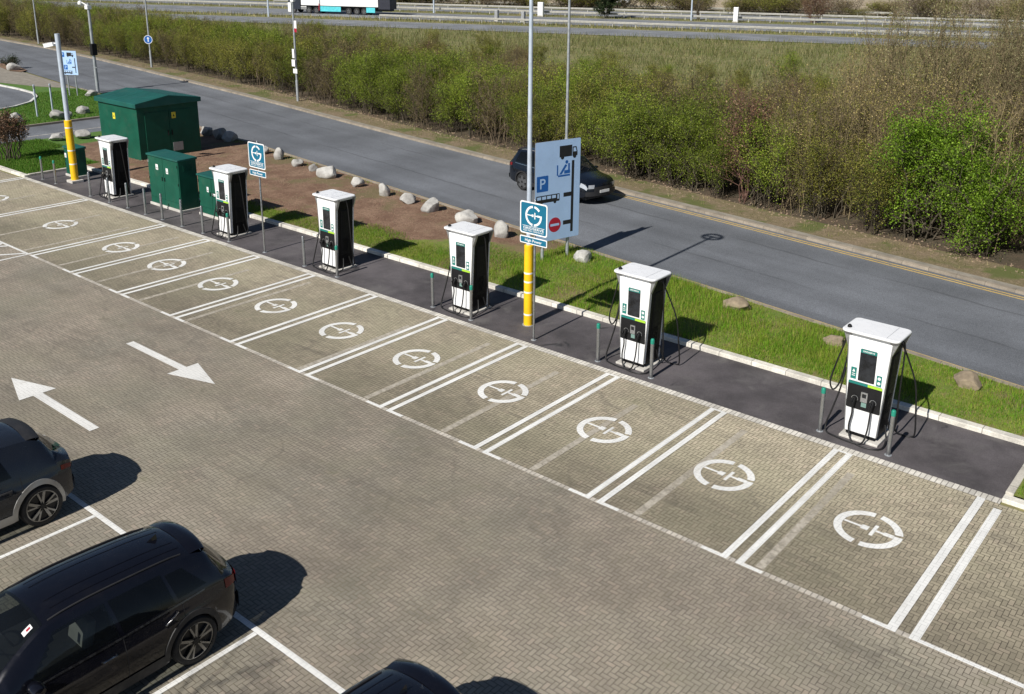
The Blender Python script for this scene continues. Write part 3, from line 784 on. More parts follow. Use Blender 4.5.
# ------------------------------------------------------------------ posts and signs
def lamp_sleeve(root, r, h, bands, M=None):
    mb = MB(); mb.lathe([(r, .01), (r, h), (r - .02, h + .02)], 20); s = mb.build('yellow_sleeve', M_YELL, root, smooth=40)
    for z in bands:
        mb = MB(); mb.lathe([(r + .003, z), (r + .003, z + .045)], 20); mb.build('reflective_band', M_PRINT, s, smooth=40)
root = thing('lamp_post', 'tall grey lamp post in a yellow sleeve with white bands', 'lamp post', (-12.42, 6.05, .004))
mb = MB(); mb.tube([(0, 0, 0), (0, 0, 2.3), (0, 0, 9.0)], [.075, .07, .05], 14); mb.build('pole', M_PALE, root, smooth=40)
lamp_sleeve(root, .125, 2.3, (.3, .95, 1.25, 1.5))
mb = MB(); mb.lathe([(.17, 0), (.17, .01), (.12, .012)], 16); mb.build('base_plate', M_GALV, root)
hp = MB()
R0 = .35; hp.tube([(R0 * math.cos(a), R0 * math.sin(a), 9.1) for a in np.linspace(0, 2 * PI, 33)], .06, 8, caps=False)
hp.tube([(-R0, 0, 9.1), (R0, 0, 9.1)], .05, 8); hp.tube([(0, 0, 8.95), (0, 0, 9.12)], .06, 8)
hp.build('lamp_head', M_PALE, root, smooth=50)

def bay_sign(x, label):
    root = thing('bay_sign', label, 'sign', (x, 5.29, .004))
    mb = MB(); mb.lathe([(.03, 0), (.03, 3.84), (.024, 3.85)], 14); mb.build('post', M_STEEL, root, smooth=40)
    mb = MB(); mb.lathe([(.075, 0), (.075, .01), (.034, .014)], 14); mb.build('base_plate', M_GALV, root)
    M = panel_matrix((0, -.05, 0), (1, 0, 0))
    mb = MB(); mb.prism(rrect(-.45, .45, 2.93, 3.79, .07), 0, .012, 0, M); mb.flat(rrect(-.415, .415, 2.965, 3.755, .05), .0135, 1, M)
    g_emblem(mb, 0, 3.43, .27, .015, 0, M, 40, .17)
    mb.flat(rect(-.36, .36, 3.135, 3.147), .015, 0, M); put_text(mb, 'GRIDSERVE', 0, 3.055, .06, .68, .015, 0, M); put_text(mb, 'ELECTRIC HIGHWAY', 0, 3.0, .035, .68, .015, 0, M)
    mb.build('sign_panel', [M_PRINT, M_TEALS], root, recalc=False)
    mb = MB(); mb.prism(rrect(-.45, .45, 2.66, 2.86, .035), 0, .012, 0, M); mb.flat(rrect(-.425, .425, 2.685, 2.835, .025), .0135, 1, M)
    put_text(mb, 'High Power', 0, 2.725, .075, .55, .015, 0, M)
    mb.build('plaque', [M_PRINT, M_TEALS], root, recalc=False)
    mb = MB(); mb.box(-.04, .04, -.04, .035, 3.2, 3.24); mb.box(-.04, .04, -.04, .035, 3.55, 3.59); mb.build('bracket', M_GALV, root)
    return root
bay_sign(-11.6, 'teal bay sign on a slim post in front of the yellow sleeved lamp post')
bay_sign(-23.42, 'teal bay sign on a slim post between two chargers, against the brown soil')

def lorry(mb, M, x0, y0, s, z=.003):
    mb.flat(rect(x0, x0 + .52 * s, y0 + .06 * s, y0 + .44 * s), z, 1, M)
    mb.flat([(x0 + .54 * s, y0 + .06 * s), (x0 + .75 * s, y0 + .06 * s), (x0 + .75 * s, y0 + .2 * s), (x0 + .70 * s, y0 + .37 * s), (x0 + .54 * s, y0 + .37 * s)], z, 1, M)
    mb.flat([(x0 + .58 * s, y0 + .2 * s), (x0 + .71 * s, y0 + .2 * s), (x0 + .67 * s, y0 + .33 * s), (x0 + .58 * s, y0 + .33 * s)], z + .001, 0, M)
    for cx in (.12, .63): add_arc(mb, x0 + cx * s, y0 + .05 * s, 0, .07 * s, 0, 360, z + .002, 1, M, 14)
def bus(mb, M, x0, y0, s, z=.003):
    mb.flat(rrect(x0, x0 + .95 * s, y0 + .05 * s, y0 + .3 * s, .03 * s), z, 1, M)
    for k in range(4): mb.flat(rect(x0 + (.04 + .2 * k) * s, x0 + (.2 + .2 * k) * s, y0 + .165 * s, y0 + .265 * s), z + .001, 0, M)
    mb.flat(rect(x0 + .86 * s, x0 + .92 * s, y0 + .12 * s, y0 + .27 * s), z + .001, 0, M)
    for cx in (.2, .76): add_arc(mb, x0 + cx * s, y0 + .04 * s, 0, .055 * s, 0, 360, z + .002, 1, M, 14)
def services(mb, M, x0, y0, s, z=.003):
    mb.flat(rect(x0, x0 + .05 * s, y0 + .05 * s, y0 + .4 * s), z, 2, M); mb.flat(rect(x0 + .05 * s, x0 + .54 * s, y0, y0 + .06 * s), z, 2, M)
    mb.flat([(x0 + .1 * s, y0 + .08 * s), (x0 + .2 * s, y0 + .08 * s), (x0 + .42 * s, y0 + .36 * s), (x0 + .34 * s, y0 + .4 * s)], z, 2, M)
    mb.flat(rect(x0 + .30 * s, x0 + .54 * s, y0 + .09 * s, y0 + .2 * s), z + .001, 2, M); mb.flat(rect(x0 + .46 * s, x0 + .53 * s, y0 + .2 * s, y0 + .42 * s), z, 2, M)
    add_arc(mb, x0 + .40 * s, y0 + .47 * s, 0, .06 * s, 0, 360, z, 2, M, 14)
def parking_p(mb, M, x0, y0, s, z=.003):
    mb.flat(rrect(x0, x0 + .46 * s, y0, y0 + .52 * s, .03 * s), z, 2, M); put_text(mb, 'P', x0 + .24 * s, y0 + .10 * s, .33 * s, .22 * s, z + .002, 0, M)
root = thing('direction_sign', 'large pale direction sign with lorry, bus and no entry symbols on turf', 'sign', (-15.24, 11.52, .1))
ud = (math.cos(1.31), math.sin(1.31), 0)
for s in (0, -1.04):
    mb = MB(); mb.tube([(ud[0] * s, ud[1] * s, -.1), (ud[0] * s, ud[1] * s, 3.98)], .055, 14); mb.build('post', M_GALV, root, smooth=40)
M = panel_matrix((math.sin(1.31) * .08, -math.cos(1.31) * .08, -.1), ud)
mb = MB(); mb.prism(rrect(-1.439, .396, .79, 4.12, .04), 0, .018, 3, M); mb.flat(rrect(-1.435, .392, .794, 4.116, .04), .0195, 0, M)
Z = .021
lorry(mb, M, -.47, 3.49, .98, Z); services(mb, M, -.57, 2.9, 1.0, Z); parking_p(mb, M, -1.37, 2.49, 1.0, Z); bus(mb, M, -1.39, 2.06, 1.0, Z)
mb.flat([(.03, .98), (.135, .98), (.145, 3.40), (.04, 3.40)], Z, 1, M); mb.flat(rect(-.28, .05, 2.21, 2.35), Z + .001, 1, M); mb.flat(rect(-.28, .05, 1.26, 1.40), Z + .001, 1, M)
add_arc(mb, -.62, 1.31, 0, .25, 0, 360, Z, 4, M, 28); mb.flat(rect(-.80, -.44, 1.27, 1.35), Z + .0015, 0, M)
mb.build('sign_panel', [M_SIGNW, M_INK, M_BLUE, M_SBACK, M_RED], root, recalc=False)
mb = MB()
for z in (1.2, 2.5, 3.7): mb.box(-1.3, .3, -.035, -.001, z, z + .05, 0, M)
mb.build('mounting_rail', M_GALV, root)

root = thing('direction_sign', 'small distant direction sign with blue parking symbol on the grass island', 'sign', (-62.84, 18.1, .05))
for s in (-.3, .3):
    mb = MB(); mb.tube([(s * .85, s * .5, 0), (s * .85, s * .5, 3.0)], .045, 10); mb.build('post', M_GALV, root, smooth=40)
M = panel_matrix((.04, -.07, 0), (.86, .5, 0))
mb = MB(); mb.prism(rrect(-.62, .62, 1.45, 3.1, .03), 0, .018, 3, M); mb.flat(rrect(-.6, .6, 1.47, 3.08, .03), .0195, 0, M)
lorry(mb, M, -.1, 2.68, .66, Z); services(mb, M, -.15, 2.2, .65, Z); parking_p(mb, M, -.55, 2.66, .6, Z); parking_p(mb, M, -.4, 1.82, .6, Z); bus(mb, M, -.5, 1.52, .75, Z)
mb.flat(rect(.42, .48, 1.6, 2.6), Z, 1, M); mb.flat(rect(.2, .42, 1.95, 2.02), Z + .001, 1, M)
mb.build('sign_panel', [M_SIGNW, M_INK, M_BLUE, M_SBACK], root, recalc=False)

root = thing('camera_pole', 'grey pole with white camera on top of a yellow banded sleeve', 'camera pole', (-38.15, 6.02, .004))
mb = MB(); mb.box(-.26, .26, -.26, .26, 0, .12); mb.build('footing', M_CONC, root, bevel=.02)
mb = MB(); mb.tube([(0, 0, .1), (0, 0, 6.4)], .10, 16); mb.build('pole', M_PALE, root, smooth=40)
mb = MB(); mb.lathe([(.155, .12), (.155, 2.72), (.13, 2.74)], 20); sl_ = mb.build('yellow_sleeve', M_YELL, root, smooth=40)
for z in (.8, 1.4, 2.4):
    mb = MB(); mb.lathe([(.158, z), (.158, z + .05)], 20); mb.build('reflective_band', M_PRINT, sl_, smooth=40)
mb = MB(); mb.box(-.1, .02, -.06, .06, 5.9, 6.05); mb.tube([(-.06, 0, 6.0), (-.3, -.1, 5.98)], .03, 8); cb = mb.build('camera_arm', M_PRINT, root)
mb = MB(); Rm = Matrix.Translation((-.42, -.16, 5.92)) @ Matrix.Rotation(.4, 4, 'Z') @ Matrix.Rotation(-.2, 4, 'Y'); mb.box(-.26, .22, -.09, .09, -.08, .08, 0, Rm); mb.box(-.3, .1, -.1, .1, .08, .095, 0, Rm); mb.build('camera', M_PRINT, root, bevel=.02)

def white_post(x, y, h, lab):
    root = thing('marker_post', lab, 'post', (x, y, .05)); mb = MB(); mb.box(-.05, .05, -.04, .04, 0, h); mb.build('post', M_PALE, root, bevel=.01)
    mb = MB(); mb.box(-.052, .052, -.043, .043, h - .25, h - .1); mb.build('reflector', M_SBACK, root)
white_post(-56.03, 12.55, 1.95, 'slim pale marker post in front on the grass island')
white_post(-57.6, 14.2, 1.7, 'slim pale marker post behind another on the grass island')

def column(x, y, h, lab, arm=1.0, r=.075):
    root = thing('street_lamp', lab, 'street lamp', (x, y, .05), 0, 'street lamps along the road')
    mb = MB(); mb.tube([(0, 0, 0), (0, 0, 1.4), (0, 0, 1.42), (0, 0, h)], [r * 1.3, r * 1.3, r, r * .7], 12); mb.build('pole', M_GALV, root, smooth=40)
    a = math.atan2(-1, -.15)
    mb = MB(); mb.tube([(0, 0, h - .02), (math.cos(a) * .4, math.sin(a) * .4, h + .12), (math.cos(a) * arm, math.sin(a) * arm, h + .16)], .035, 8); ar = mb.build('arm', M_GALV, root, smooth=50)
    mb = MB(); Mh = Matrix.Translation((math.cos(a) * (arm + .25), math.sin(a) * (arm + .25), h + .17)) @ Matrix.Rotation(a, 4, 'Z'); mb.box(-.35, .35, -.13, .13, -.06, .06, 0, Mh); mb.build('lamp_head', M_GALV, ar, bevel=.03)
    return root
column(-23.86, 22.75, 10, 'slim street lamp behind the large direction sign across the road')
p1 = column(-49.84, 27.0, 10, 'street lamp hung with white papers and boxes before the hedge')
for k, (z, dx, sz) in enumerate(((2.35, -.1, (.34, .45)), (1.9, .05, (.42, .3)), (2.9, -.06, (.22, .6)))):
    mb = MB(); mb.box(dx - sz[0] / 2, dx + sz[0] / 2, -.13, -.10, z, z + sz[1]); mb.build('paper_notice', M_PRINT, p1)
mb = MB(); mb.box(-.3, .02, -.16, .06, 5.9, 6.5); mb.box(-.12, .2, -.1, .1, 6.55, 6.8); mb.build('control_box', M_PRINT, p1, bevel=.02)
mb = MB(); mb.box(.1, .34, -.05, -.02, 4.6, 5.35, 0); mb.box(.1, .34, -.055, -.051, 4.6, 4.85, 1); mb.build('pennant', [M_PRINT, M_RED], p1)
p2 = column(-74.34, 30.5, 10, 'street lamp carrying a round blue sign before the hedge')
M = panel_matrix((.02, -.1, 2.36), (.75, .66, 0)); mb = MB(); add_arc(mb, 0, 0, 0, .36, 0, 360, 0, 0, M, 24); add_arc(mb, 0, 0, .32, .36, 0, 360, .003, 1, M, 24); mb.flat([(-.04, -.2), (.04, -.2), (.04, .1), (-.04, .1)], .003, 1, M); mb.flat([(-.12, .08), (.12, .08), (0, .22)], .004, 1, M)
mb.build('blue_disc_sign', [M_BLUE, M_PRINT], p2, recalc=False)
column(-101.5, 33.4, 10, 'plain street lamp farthest left in front of the hedge')
root = thing('camera_mast', 'tall slim mast with camera and black box at the far road edge of the island', 'mast', (-63.91, 20.36, .05))
mb = MB(); mb.tube([(0, 0, 0), (0, 0, 6.1)], [.12, .09], 12); mb.build('pole', M_GALV, root, smooth=40)
mb = MB(); mb.box(-.05, .3, -.22, .15, 2.55, 3.35); mb.build('control_box', M_BLK2, root, bevel=.03)
mb = MB(); mb.box(-.25, .15, -.15, .15, 5.7, 5.95); mb.tube([(0, 0, 5.9), (-.45, -.2, 6.15)], .04, 8); mb.lathe([(.15, -.1), (.17, 0), (.12, .12), (.02, .17)], 12, 0, Matrix.Translation((-.6, -.25, 6.1))); mb.build('camera', M_PRINT, root, smooth=40)
mb = MB(); mb.box(-.1, .25, -.03, .03, 1.65, 1.72); mb.build('bracket', M_GALV, root)

# ------------------------------------------------------------------ boulders
def rock_mat():
    m = Mat('pale boulder', (.46, .42, .36), .85); p = m.coord('Object')
    c = m.mix(m.noise(p, 2.5, 6, .65).ramp(.35, .68), (.49, .48, .455), (.31, .30, .285))
    c = m.mix(m.noise(p, 9, 5, .7).ramp(.55, .75, 0, .6), c, (.20, .185, .16))
    c = m.scalecol(c, m.objrand().ramp(0, 1, .72, 1.08))
    m.color(c); m.bump(m.noise(p, 12, 6, .7), .6, .03); return m.m
M_ROCK = rock_mat()
def boulder(x, y, w, h, seed, label, z=None, mat=None):
    bm = bmesh.new(); bmesh.ops.create_icosphere(bm, subdivisions=4, radius=1.0)
    r = random.Random(seed)
    planes = [(Vector((r.gauss(0, 1), r.gauss(0, 1), r.gauss(0, .8))).normalized(), r.uniform(.62, .9)) for _ in range(14)]
    for v in bm.verts:
        p = v.co.copy()
        for n_, d_ in planes:
            k = p.dot(n_) - d_
            if k > 0: p -= n_ * k * .93
        n3 = mnoise.noise(p * 1.3 + Vector((seed, 0, 0))) * .12 + mnoise.noise(p * 4 + Vector((0, seed, 0))) * .045
        p *= 1 + n3
        v.co = (p.x * w * .56, p.y * w * .5, max(p.z * .6 + .42, -.06) * h)
    me = bpy.data.meshes.new('boulder'); bm.to_mesh(me); bm.free(); me.materials.append(mat or M_ROCK)
    me.polygons.foreach_set('use_smooth', [True] * len(me.polygons)); me.set_sharp_from_angle(angle=math.radians(28))
    o = bpy.data.objects.new('boulder', me); COL.objects.link(o); o.rotation_euler = (0, 0, r.uniform(0, 6))
    o.location = (x, y, (z if z is not None else .08) - .05 * h)
    tag(o, label, 'boulder', 'boulders lining the road edge')
BLD = [(-43.5, 16.0, .75, .62, 'pale rounded boulder right beside the substation roofline, first of three in its shadow'), (-42.2, 15.95, .85, .72, 'dark shaded boulder, middle one of three behind the substation'),
       (-41.0, 15.75, .9, .66, 'bluish shaded boulder, last of three behind the substation'), (-37.2, 15.3, .62, .5, 'small boulder just right of the slim bay sign, half hidden by it'),
       (-35.5, 14.95, .55, .72, 'upright egg shaped boulder near the top of the bay sign'), (-33.6, 14.6, .62, .5, 'small low boulder second right of the upright egg shaped one'),
       (-32.2, 14.4, .55, .42, 'low tan boulder touching the big long one'), (-30.7, 14.05, 1.05, .72, 'large long pale boulder at the middle of the soil bed edge'),
       (-28.4, 13.75, .68, .52, 'roundish pale boulder right of the large long one'), (-26.3, 13.4, .58, .68, 'upright grey boulder with a flat top along the soil bed'),
       (-24.65, 13.2, .74, .56, 'pale boulder, left of a whiter wedge shaped pair mate'), (-23.1, 12.95, .86, .66, 'whitish wedge shaped boulder with a sloping left side'),
       (-20.9, 12.65, .92, .6, 'broad dome shaped boulder behind the third charger'), (-18.65, 12.1, .72, .74, 'round pale boulder left of the direction sign'),
       (-14.75, 11.7, .66, .5, 'pale pointed boulder at the foot of the direction sign'), (-8.5, 10.75, .84, .42, 'low brown flat boulder on the verge right of the second charger', .1),
       (-5.3, 10.1, .6, .3, 'half buried stone peeping out just left of the nearest charger', .1), (-1.8, 9.62, .7, .46, 'rounded brown boulder on the verge right of the nearest charger', .1),
       (-54.4, 13.0, .95, .72, 'pale boulder beside the camera pole on the grass island'), (-55.3, 15.0, .85, .55, 'wide low pale boulder on the island right of the camera pole'),
       (-55.1, 10.9, .85, .65, 'boulder on the island kerb just above the brown shrub'), (-62.0, 18.9, .8, .5, 'flat pale boulder near the far mast on the island'),
       (-80.3, 21.7, 1.1, .8, 'pale boulder next to a dark low shrub on the far road nose'), (-48.0, 9.9, .8, .42, 'boulder in grass behind the yellow sleeve, left of it'), (-47.6, 11.1, .95, .5, 'large shaded boulder between yellow sleeve and substation'),
       (-54.7, 13.75, .5, .5, 'small white stone squeezed between two island boulders')]
M_ROCKB = worn('brown field stone', (.25, .20, .14), .9, var=.25, scale=5, dirt=(.12, .10, .07), dirt_amt=.6)
for i, b in enumerate(BLD): boulder(b[0] + (.26 if 3 <= i < 15 else 0), b[1] - (.3 if 3 <= i < 15 else 0), b[2] * .94, b[3] * .86, i * 3 + 5, b[4], b[5] if len(b) > 5 else None, M_ROCKB if len(b) > 5 else None)
# ------------------------------------------------------------------ cars
def paint(name, col, rough=.18, metal=.25):
    m = Mat(name, col, rough, metal, .3, .8); p = m.coord('Object')
    dust = m.noise(p, 2.2, 6, .7).ramp(.45, .8, 0, .035)
    c = m.mix(dust, col, (.16, .145, .125)); m.color(c); m.roughn(m.noise(p, 6, 4).ramp(.3, .7, rough - .03, rough + .12)); return m.m
def tint(name, k):
    m = Mat(name, (.010, .012, .014), .03, 0, .8)
    tr = m.nt.nodes.new('ShaderNodeBsdfTransparent'); tr.inputs[0].default_value = (k * .92, k, k * .98, 1); mx = m.nt.nodes.new('ShaderNodeMixShader'); mx.inputs[0].default_value = .45
    out = [n for n in m.nt.nodes if n.type == 'OUTPUT_MATERIAL'][0]
    m.nt.links.new(tr.outputs[0], mx.inputs[1]); m.nt.links.new(m.b.outputs[0], mx.inputs[2]); m.nt.links.new(mx.outputs[0], out.inputs[0]); return m.m
M_GLASS = tint('car glass', .75)
M_GLASSD = tint('privacy glass', .16)
M_SEAT = worn('dark seat cloth', (.06, .06, .062), .85)
M_SEATL = worn('light grey seat cloth', (.24, .235, .22), .85)
M_TYRE = worn('tyre rubber', (.016, .016, .017), .75, var=.25)
M_RIMD = worn('dark rim', (.02, .02, .022), .4, .4)
M_RIMS = worn('machined rim', (.30, .30, .30), .32, .9)
M_PLAST = worn('black bumper plastic', (.022, .022, .024), .6)
M_SILV = worn('silver cladding', (.36, .36, .355), .4, .6)
M_LAMPR = worn('red lamp lens', (.16, .008, .010), .15)
M_LAMPW = worn('clear lamp lens', (.55, .58, .62), .1, .3)
M_CHROME = worn('chrome trim', (.55, .55, .56), .15, 1.0)
M_DCHR = worn('dark chrome trim', (.12, .12, .125), .25, .9)
M_PLATEW = worn('white number plate', (.78, .78, .76), .4)
M_PLATEY = worn('yellow number plate', (.75, .55, .06), .4)

class Car:
    """lofted body: T = rows (x, z_bottom, z_belt, w_belt, z_edge, w_edge, z_top, w_max) from tail to nose"""
    def __init__(s, T, wheels, Ra, sill=.27, bow_r=.14, bow_f=.26):
        s.T = np.array(T, float); s.wh = wheels; s.Ra = Ra; s.sill = sill; s.br = bow_r; s.bf = bow_f
        s.x0, s.x1 = s.T[0, 0], s.T[-1, 0]
        # monotone cubic slopes
        X = s.T[:, 0]; D = np.diff(s.T, axis=0) / np.diff(X)[:, None]
        m = np.zeros_like(s.T); m[0] = D[0]; m[-1] = D[-1]
        for i in range(1, len(X) - 1):
            a, b = D[i - 1], D[i]; ok = a * b > 0
            m[i] = np.where(ok, 2 * a * b / np.where(ok, a + b, 1), 0)
        s.m = m
    def row(s, x):
        X = s.T[:, 0]; i = int(np.clip(np.searchsorted(X, x) - 1, 0, len(X) - 2)); h = X[i + 1] - X[i]; t = (x - X[i]) / h
        h00, h10, h01, h11 = 2 * t**3 - 3 * t**2 + 1, t**3 - 2 * t**2 + t, -2 * t**3 + 3 * t**2, t**3 - t**2
        return h00 * s.T[i] + h10 * h * s.m[i] + h01 * s.T[i + 1] + h11 * h * s.m[i + 1]
    def zbot(s, x):
        z = s.row(x)[1]
        for xw in s.wh:
            d = abs(x - xw)
            if d < s.Ra: z = max(z, .35 + math.sqrt(s.Ra**2 - d * d))
        return z
    def wside(s, x, z):
        r = s.row(x); zb = r[2]; t = (z - s.sill) / (zb - s.sill)
        t = min(max(t, 0), 1)
        # sill tucks in, fullest at 55 %, drawn in again to the belt, with a shallow crease
        lo = r[7] - .05 * (1 - min(t / .5, 1))**1.5
        return lo + (r[3] - r[7]) * max((t - .45) / .55, 0)**1.6 + .012 * math.exp(-((t - .72) / .06)**2)
    def bow(s, x, y):
        q = (y / .9)**2 * (abs(y) / .9) ** .6
        kf = max(0, (x - (s.x1 - 1.0)) / 1.0); kr = max(0, ((s.x0 + .8) - x) / .8)
        return x - s.bf * q * kf**1.3 + s.br * q * kr**1.3
    def side(s, x, t, sg=1, off=0.0):
        """t in 0..1 lower side, 1..2 glasshouse side, 2..3 roof"""
        r = s.row(x)
        if t <= 1:
            zb = s.zbot(x); z = zb + (r[2] - zb) * t; y = s.wside(x, z)
        elif t <= 2:
            u = t - 1; z = r[2] + (r[4] - r[2]) * u; y = r[3] + (r[5] - r[3]) * u + .03 * math.sin(PI * u) * (1 if r[4] - r[2] > .2 else 0)
        else:
            u = t - 2; y = r[5] * (1 - u); z = r[4] + (r[6] - r[4]) * (1 - (1 - u)**2.4)
        return Vector((s.bow(x, y), sg * y, z))
    def norm(s, x, t, sg):
        e = .01; a = s.side(min(x + e, s.x1), t, sg) - s.side(max(x - e, s.x0), t, sg); b = s.side(x, min(t + e, 3), sg) - s.side(x, max(t - e, 0), sg)
        n = a.cross(b)
        n = n.normalized() if n.length > 1e-9 else Vector((0, 0, 1))
        c = s.side(x, t, sg) - Vector((x, 0, .6))
        return n if n.dot(c) > 0 else -n
    def patch(s, mb, xa, xb, t0, t1, sg, nx=10, nt=6, off=.004, mat=0):
        """xa/xb: functions of t (or numbers) bounding the patch along the car"""
        fa = xa if callable(xa) else (lambda t: xa); fb = xb if callable(xb) else (lambda t: xb)
        P = []
        for i in range(nt + 1):
            t = t0 + (t1 - t0) * i / nt; row = []
            for j in range(nx + 1):
                x = fa(t) + (fb(t) - fa(t)) * j / nx; x = min(max(x, s.x0), s.x1)
                row.append(s.side(x, t, sg) + s.norm(x, t, sg) * off)
            P.append(row)
        mb.grid(P, mat)
    def body(s, holes=()):
        def cut(x, t):
            return any(f(x, t) for f in holes)
        mb = MB(); xs = list(np.linspace(s.x0, s.x1, 110))
        for xw in s.wh: xs += [xw - s.Ra, xw + s.Ra, xw - s.Ra * .97, xw + s.Ra * .97]
        xs = sorted(xs)
        ts = list(np.linspace(0, 1, 12)) + list(np.linspace(1, 2, 11))[1:] + list(np.linspace(2, 3, 11))[1:]
        for sg in (1, -1):
            nt_ = len(ts); vs = [s.side(x, t, sg) for x in xs for t in ts]; fs = []
            for i in range(len(xs) - 1):
                for j in range(nt_ - 1):
                    if all(cut(xs[i + a_], ts[j + b_]) for a_ in (0, 1) for b_ in (0, 1)): continue
                    fs.append((i * nt_ + j, (i + 1) * nt_ + j, (i + 1) * nt_ + j + 1, i * nt_ + j + 1))
            mb.add(vs, fs)
        for x in (s.x0, s.x1):                                        # nose and tail faces
            P = []
            for t in [q for q in ts if q <= 2]:
                a = s.side(x, t, 1); row = []
                for j in range(17):
                    y = a.y * (1 - j / 8); row.append(Vector((s.bow(x, y) + (.02 if x > 0 else -.02) * math.sin(PI * min(t, 1)) , y, a.z)))
                    if abs(y) >= a.y - 1e-6: row[-1].x = a.x
                P.append(row)
            b = []
            for j in range(17):
                y = P[-1][0].y * (1 - j / 8); u = 1 - abs(y) / max(P[-1][0].y, 1e-6); r = s.row(x)
                b.append(Vector((s.bow(x, y), y, r[4] + (r[6] - r[4]) * (1 - (1 - u)**2.4))))
            P.append(b); mb.grid(P)
        return mb

def make_wheel(rim_r, tyre_r, w, sg, style):
    mb = MB(); Rx = Matrix.Rotation(PI / 2, 4, 'X')
    prof = [(rim_r, -w / 2), (tyre_r - .03, -w / 2), (tyre_r - .006, -w / 2 + .03), (tyre_r, -w * .2), (tyre_r, w * .2), (tyre_r - .006, w / 2 - .03), (tyre_r - .03, w / 2), (rim_r, w / 2)]
    mb.lathe(prof, 40, 0, Rx, caps=False)
    rb = MB(); yo = sg * (w / 2 - .006)
    rb.tube([(0, sg * (w / 2 - .07), 0), (0, sg * (w / 2 - .045), 0)], rim_r * .99, 36, 0)
    Mw = Matrix(((1, 0, 0, 0), (0, 0, 0, yo), (0, 1, 0, 0), (0, 0, 0, 1)))
    def pl(poly, d, mat):                                             # plate standing in the wheel's plane
        vs = [(x, yo + sg * d, z) for x, z in poly]; n = len(poly)
        vs2 = [(x, yo + sg * (d - .035), z) for x, z in poly]
        rb.add(vs + vs2, [tuple(range(n)), tuple(range(2 * n - 1, n - 1, -1))] + [(i, (i + 1) % n, n + (i + 1) % n, n + i) for i in range(n)], mat)
    add = []
    for i in range(40):
        a0, a1 = 2 * PI * i / 40, 2 * PI * (i + 1) / 40
        pl([(rim_r * .93 * math.cos(a0), rim_r * .93 * math.sin(a0)), (rim_r * math.cos(a0), rim_r * math.sin(a0)), (rim_r * math.cos(a1), rim_r * math.sin(a1)), (rim_r * .93 * math.cos(a1), rim_r * .93 * math.sin(a1))], -.004, 1)
    for k in range(5):
        a = 2 * PI * k / 5 + .3
        for da, wd, mat in (((.0, .045, 0), (.13, .018, 1), (-.30, .012, 1)) if style == 0 else ((.0, .03, 0), (.22, .022, 1), (-.22, .014, 1)) if style == 1 else ((.0, .075, 1),)):
            ca, sa = math.cos(a), math.sin(a); cb, sb = math.cos(a + da), math.sin(a + da)
            p0 = Vector((ca, sa)) * rim_r * .16; p1 = Vector((cb, sb)) * rim_r * .93; d = (p1 - p0).normalized(); n = Vector((-d.y, d.x)) * wd
            pl([tuple(p0 - n), tuple(p1 - n * 1.1), tuple(p1 + n * 1.1), tuple(p0 + n)], .002 + .003 * mat, mat)
    rb.tube([(0, yo - sg * .03, 0), (0, yo + sg * .012, 0)], rim_r * .17, 16, 0)
    return mb, rb

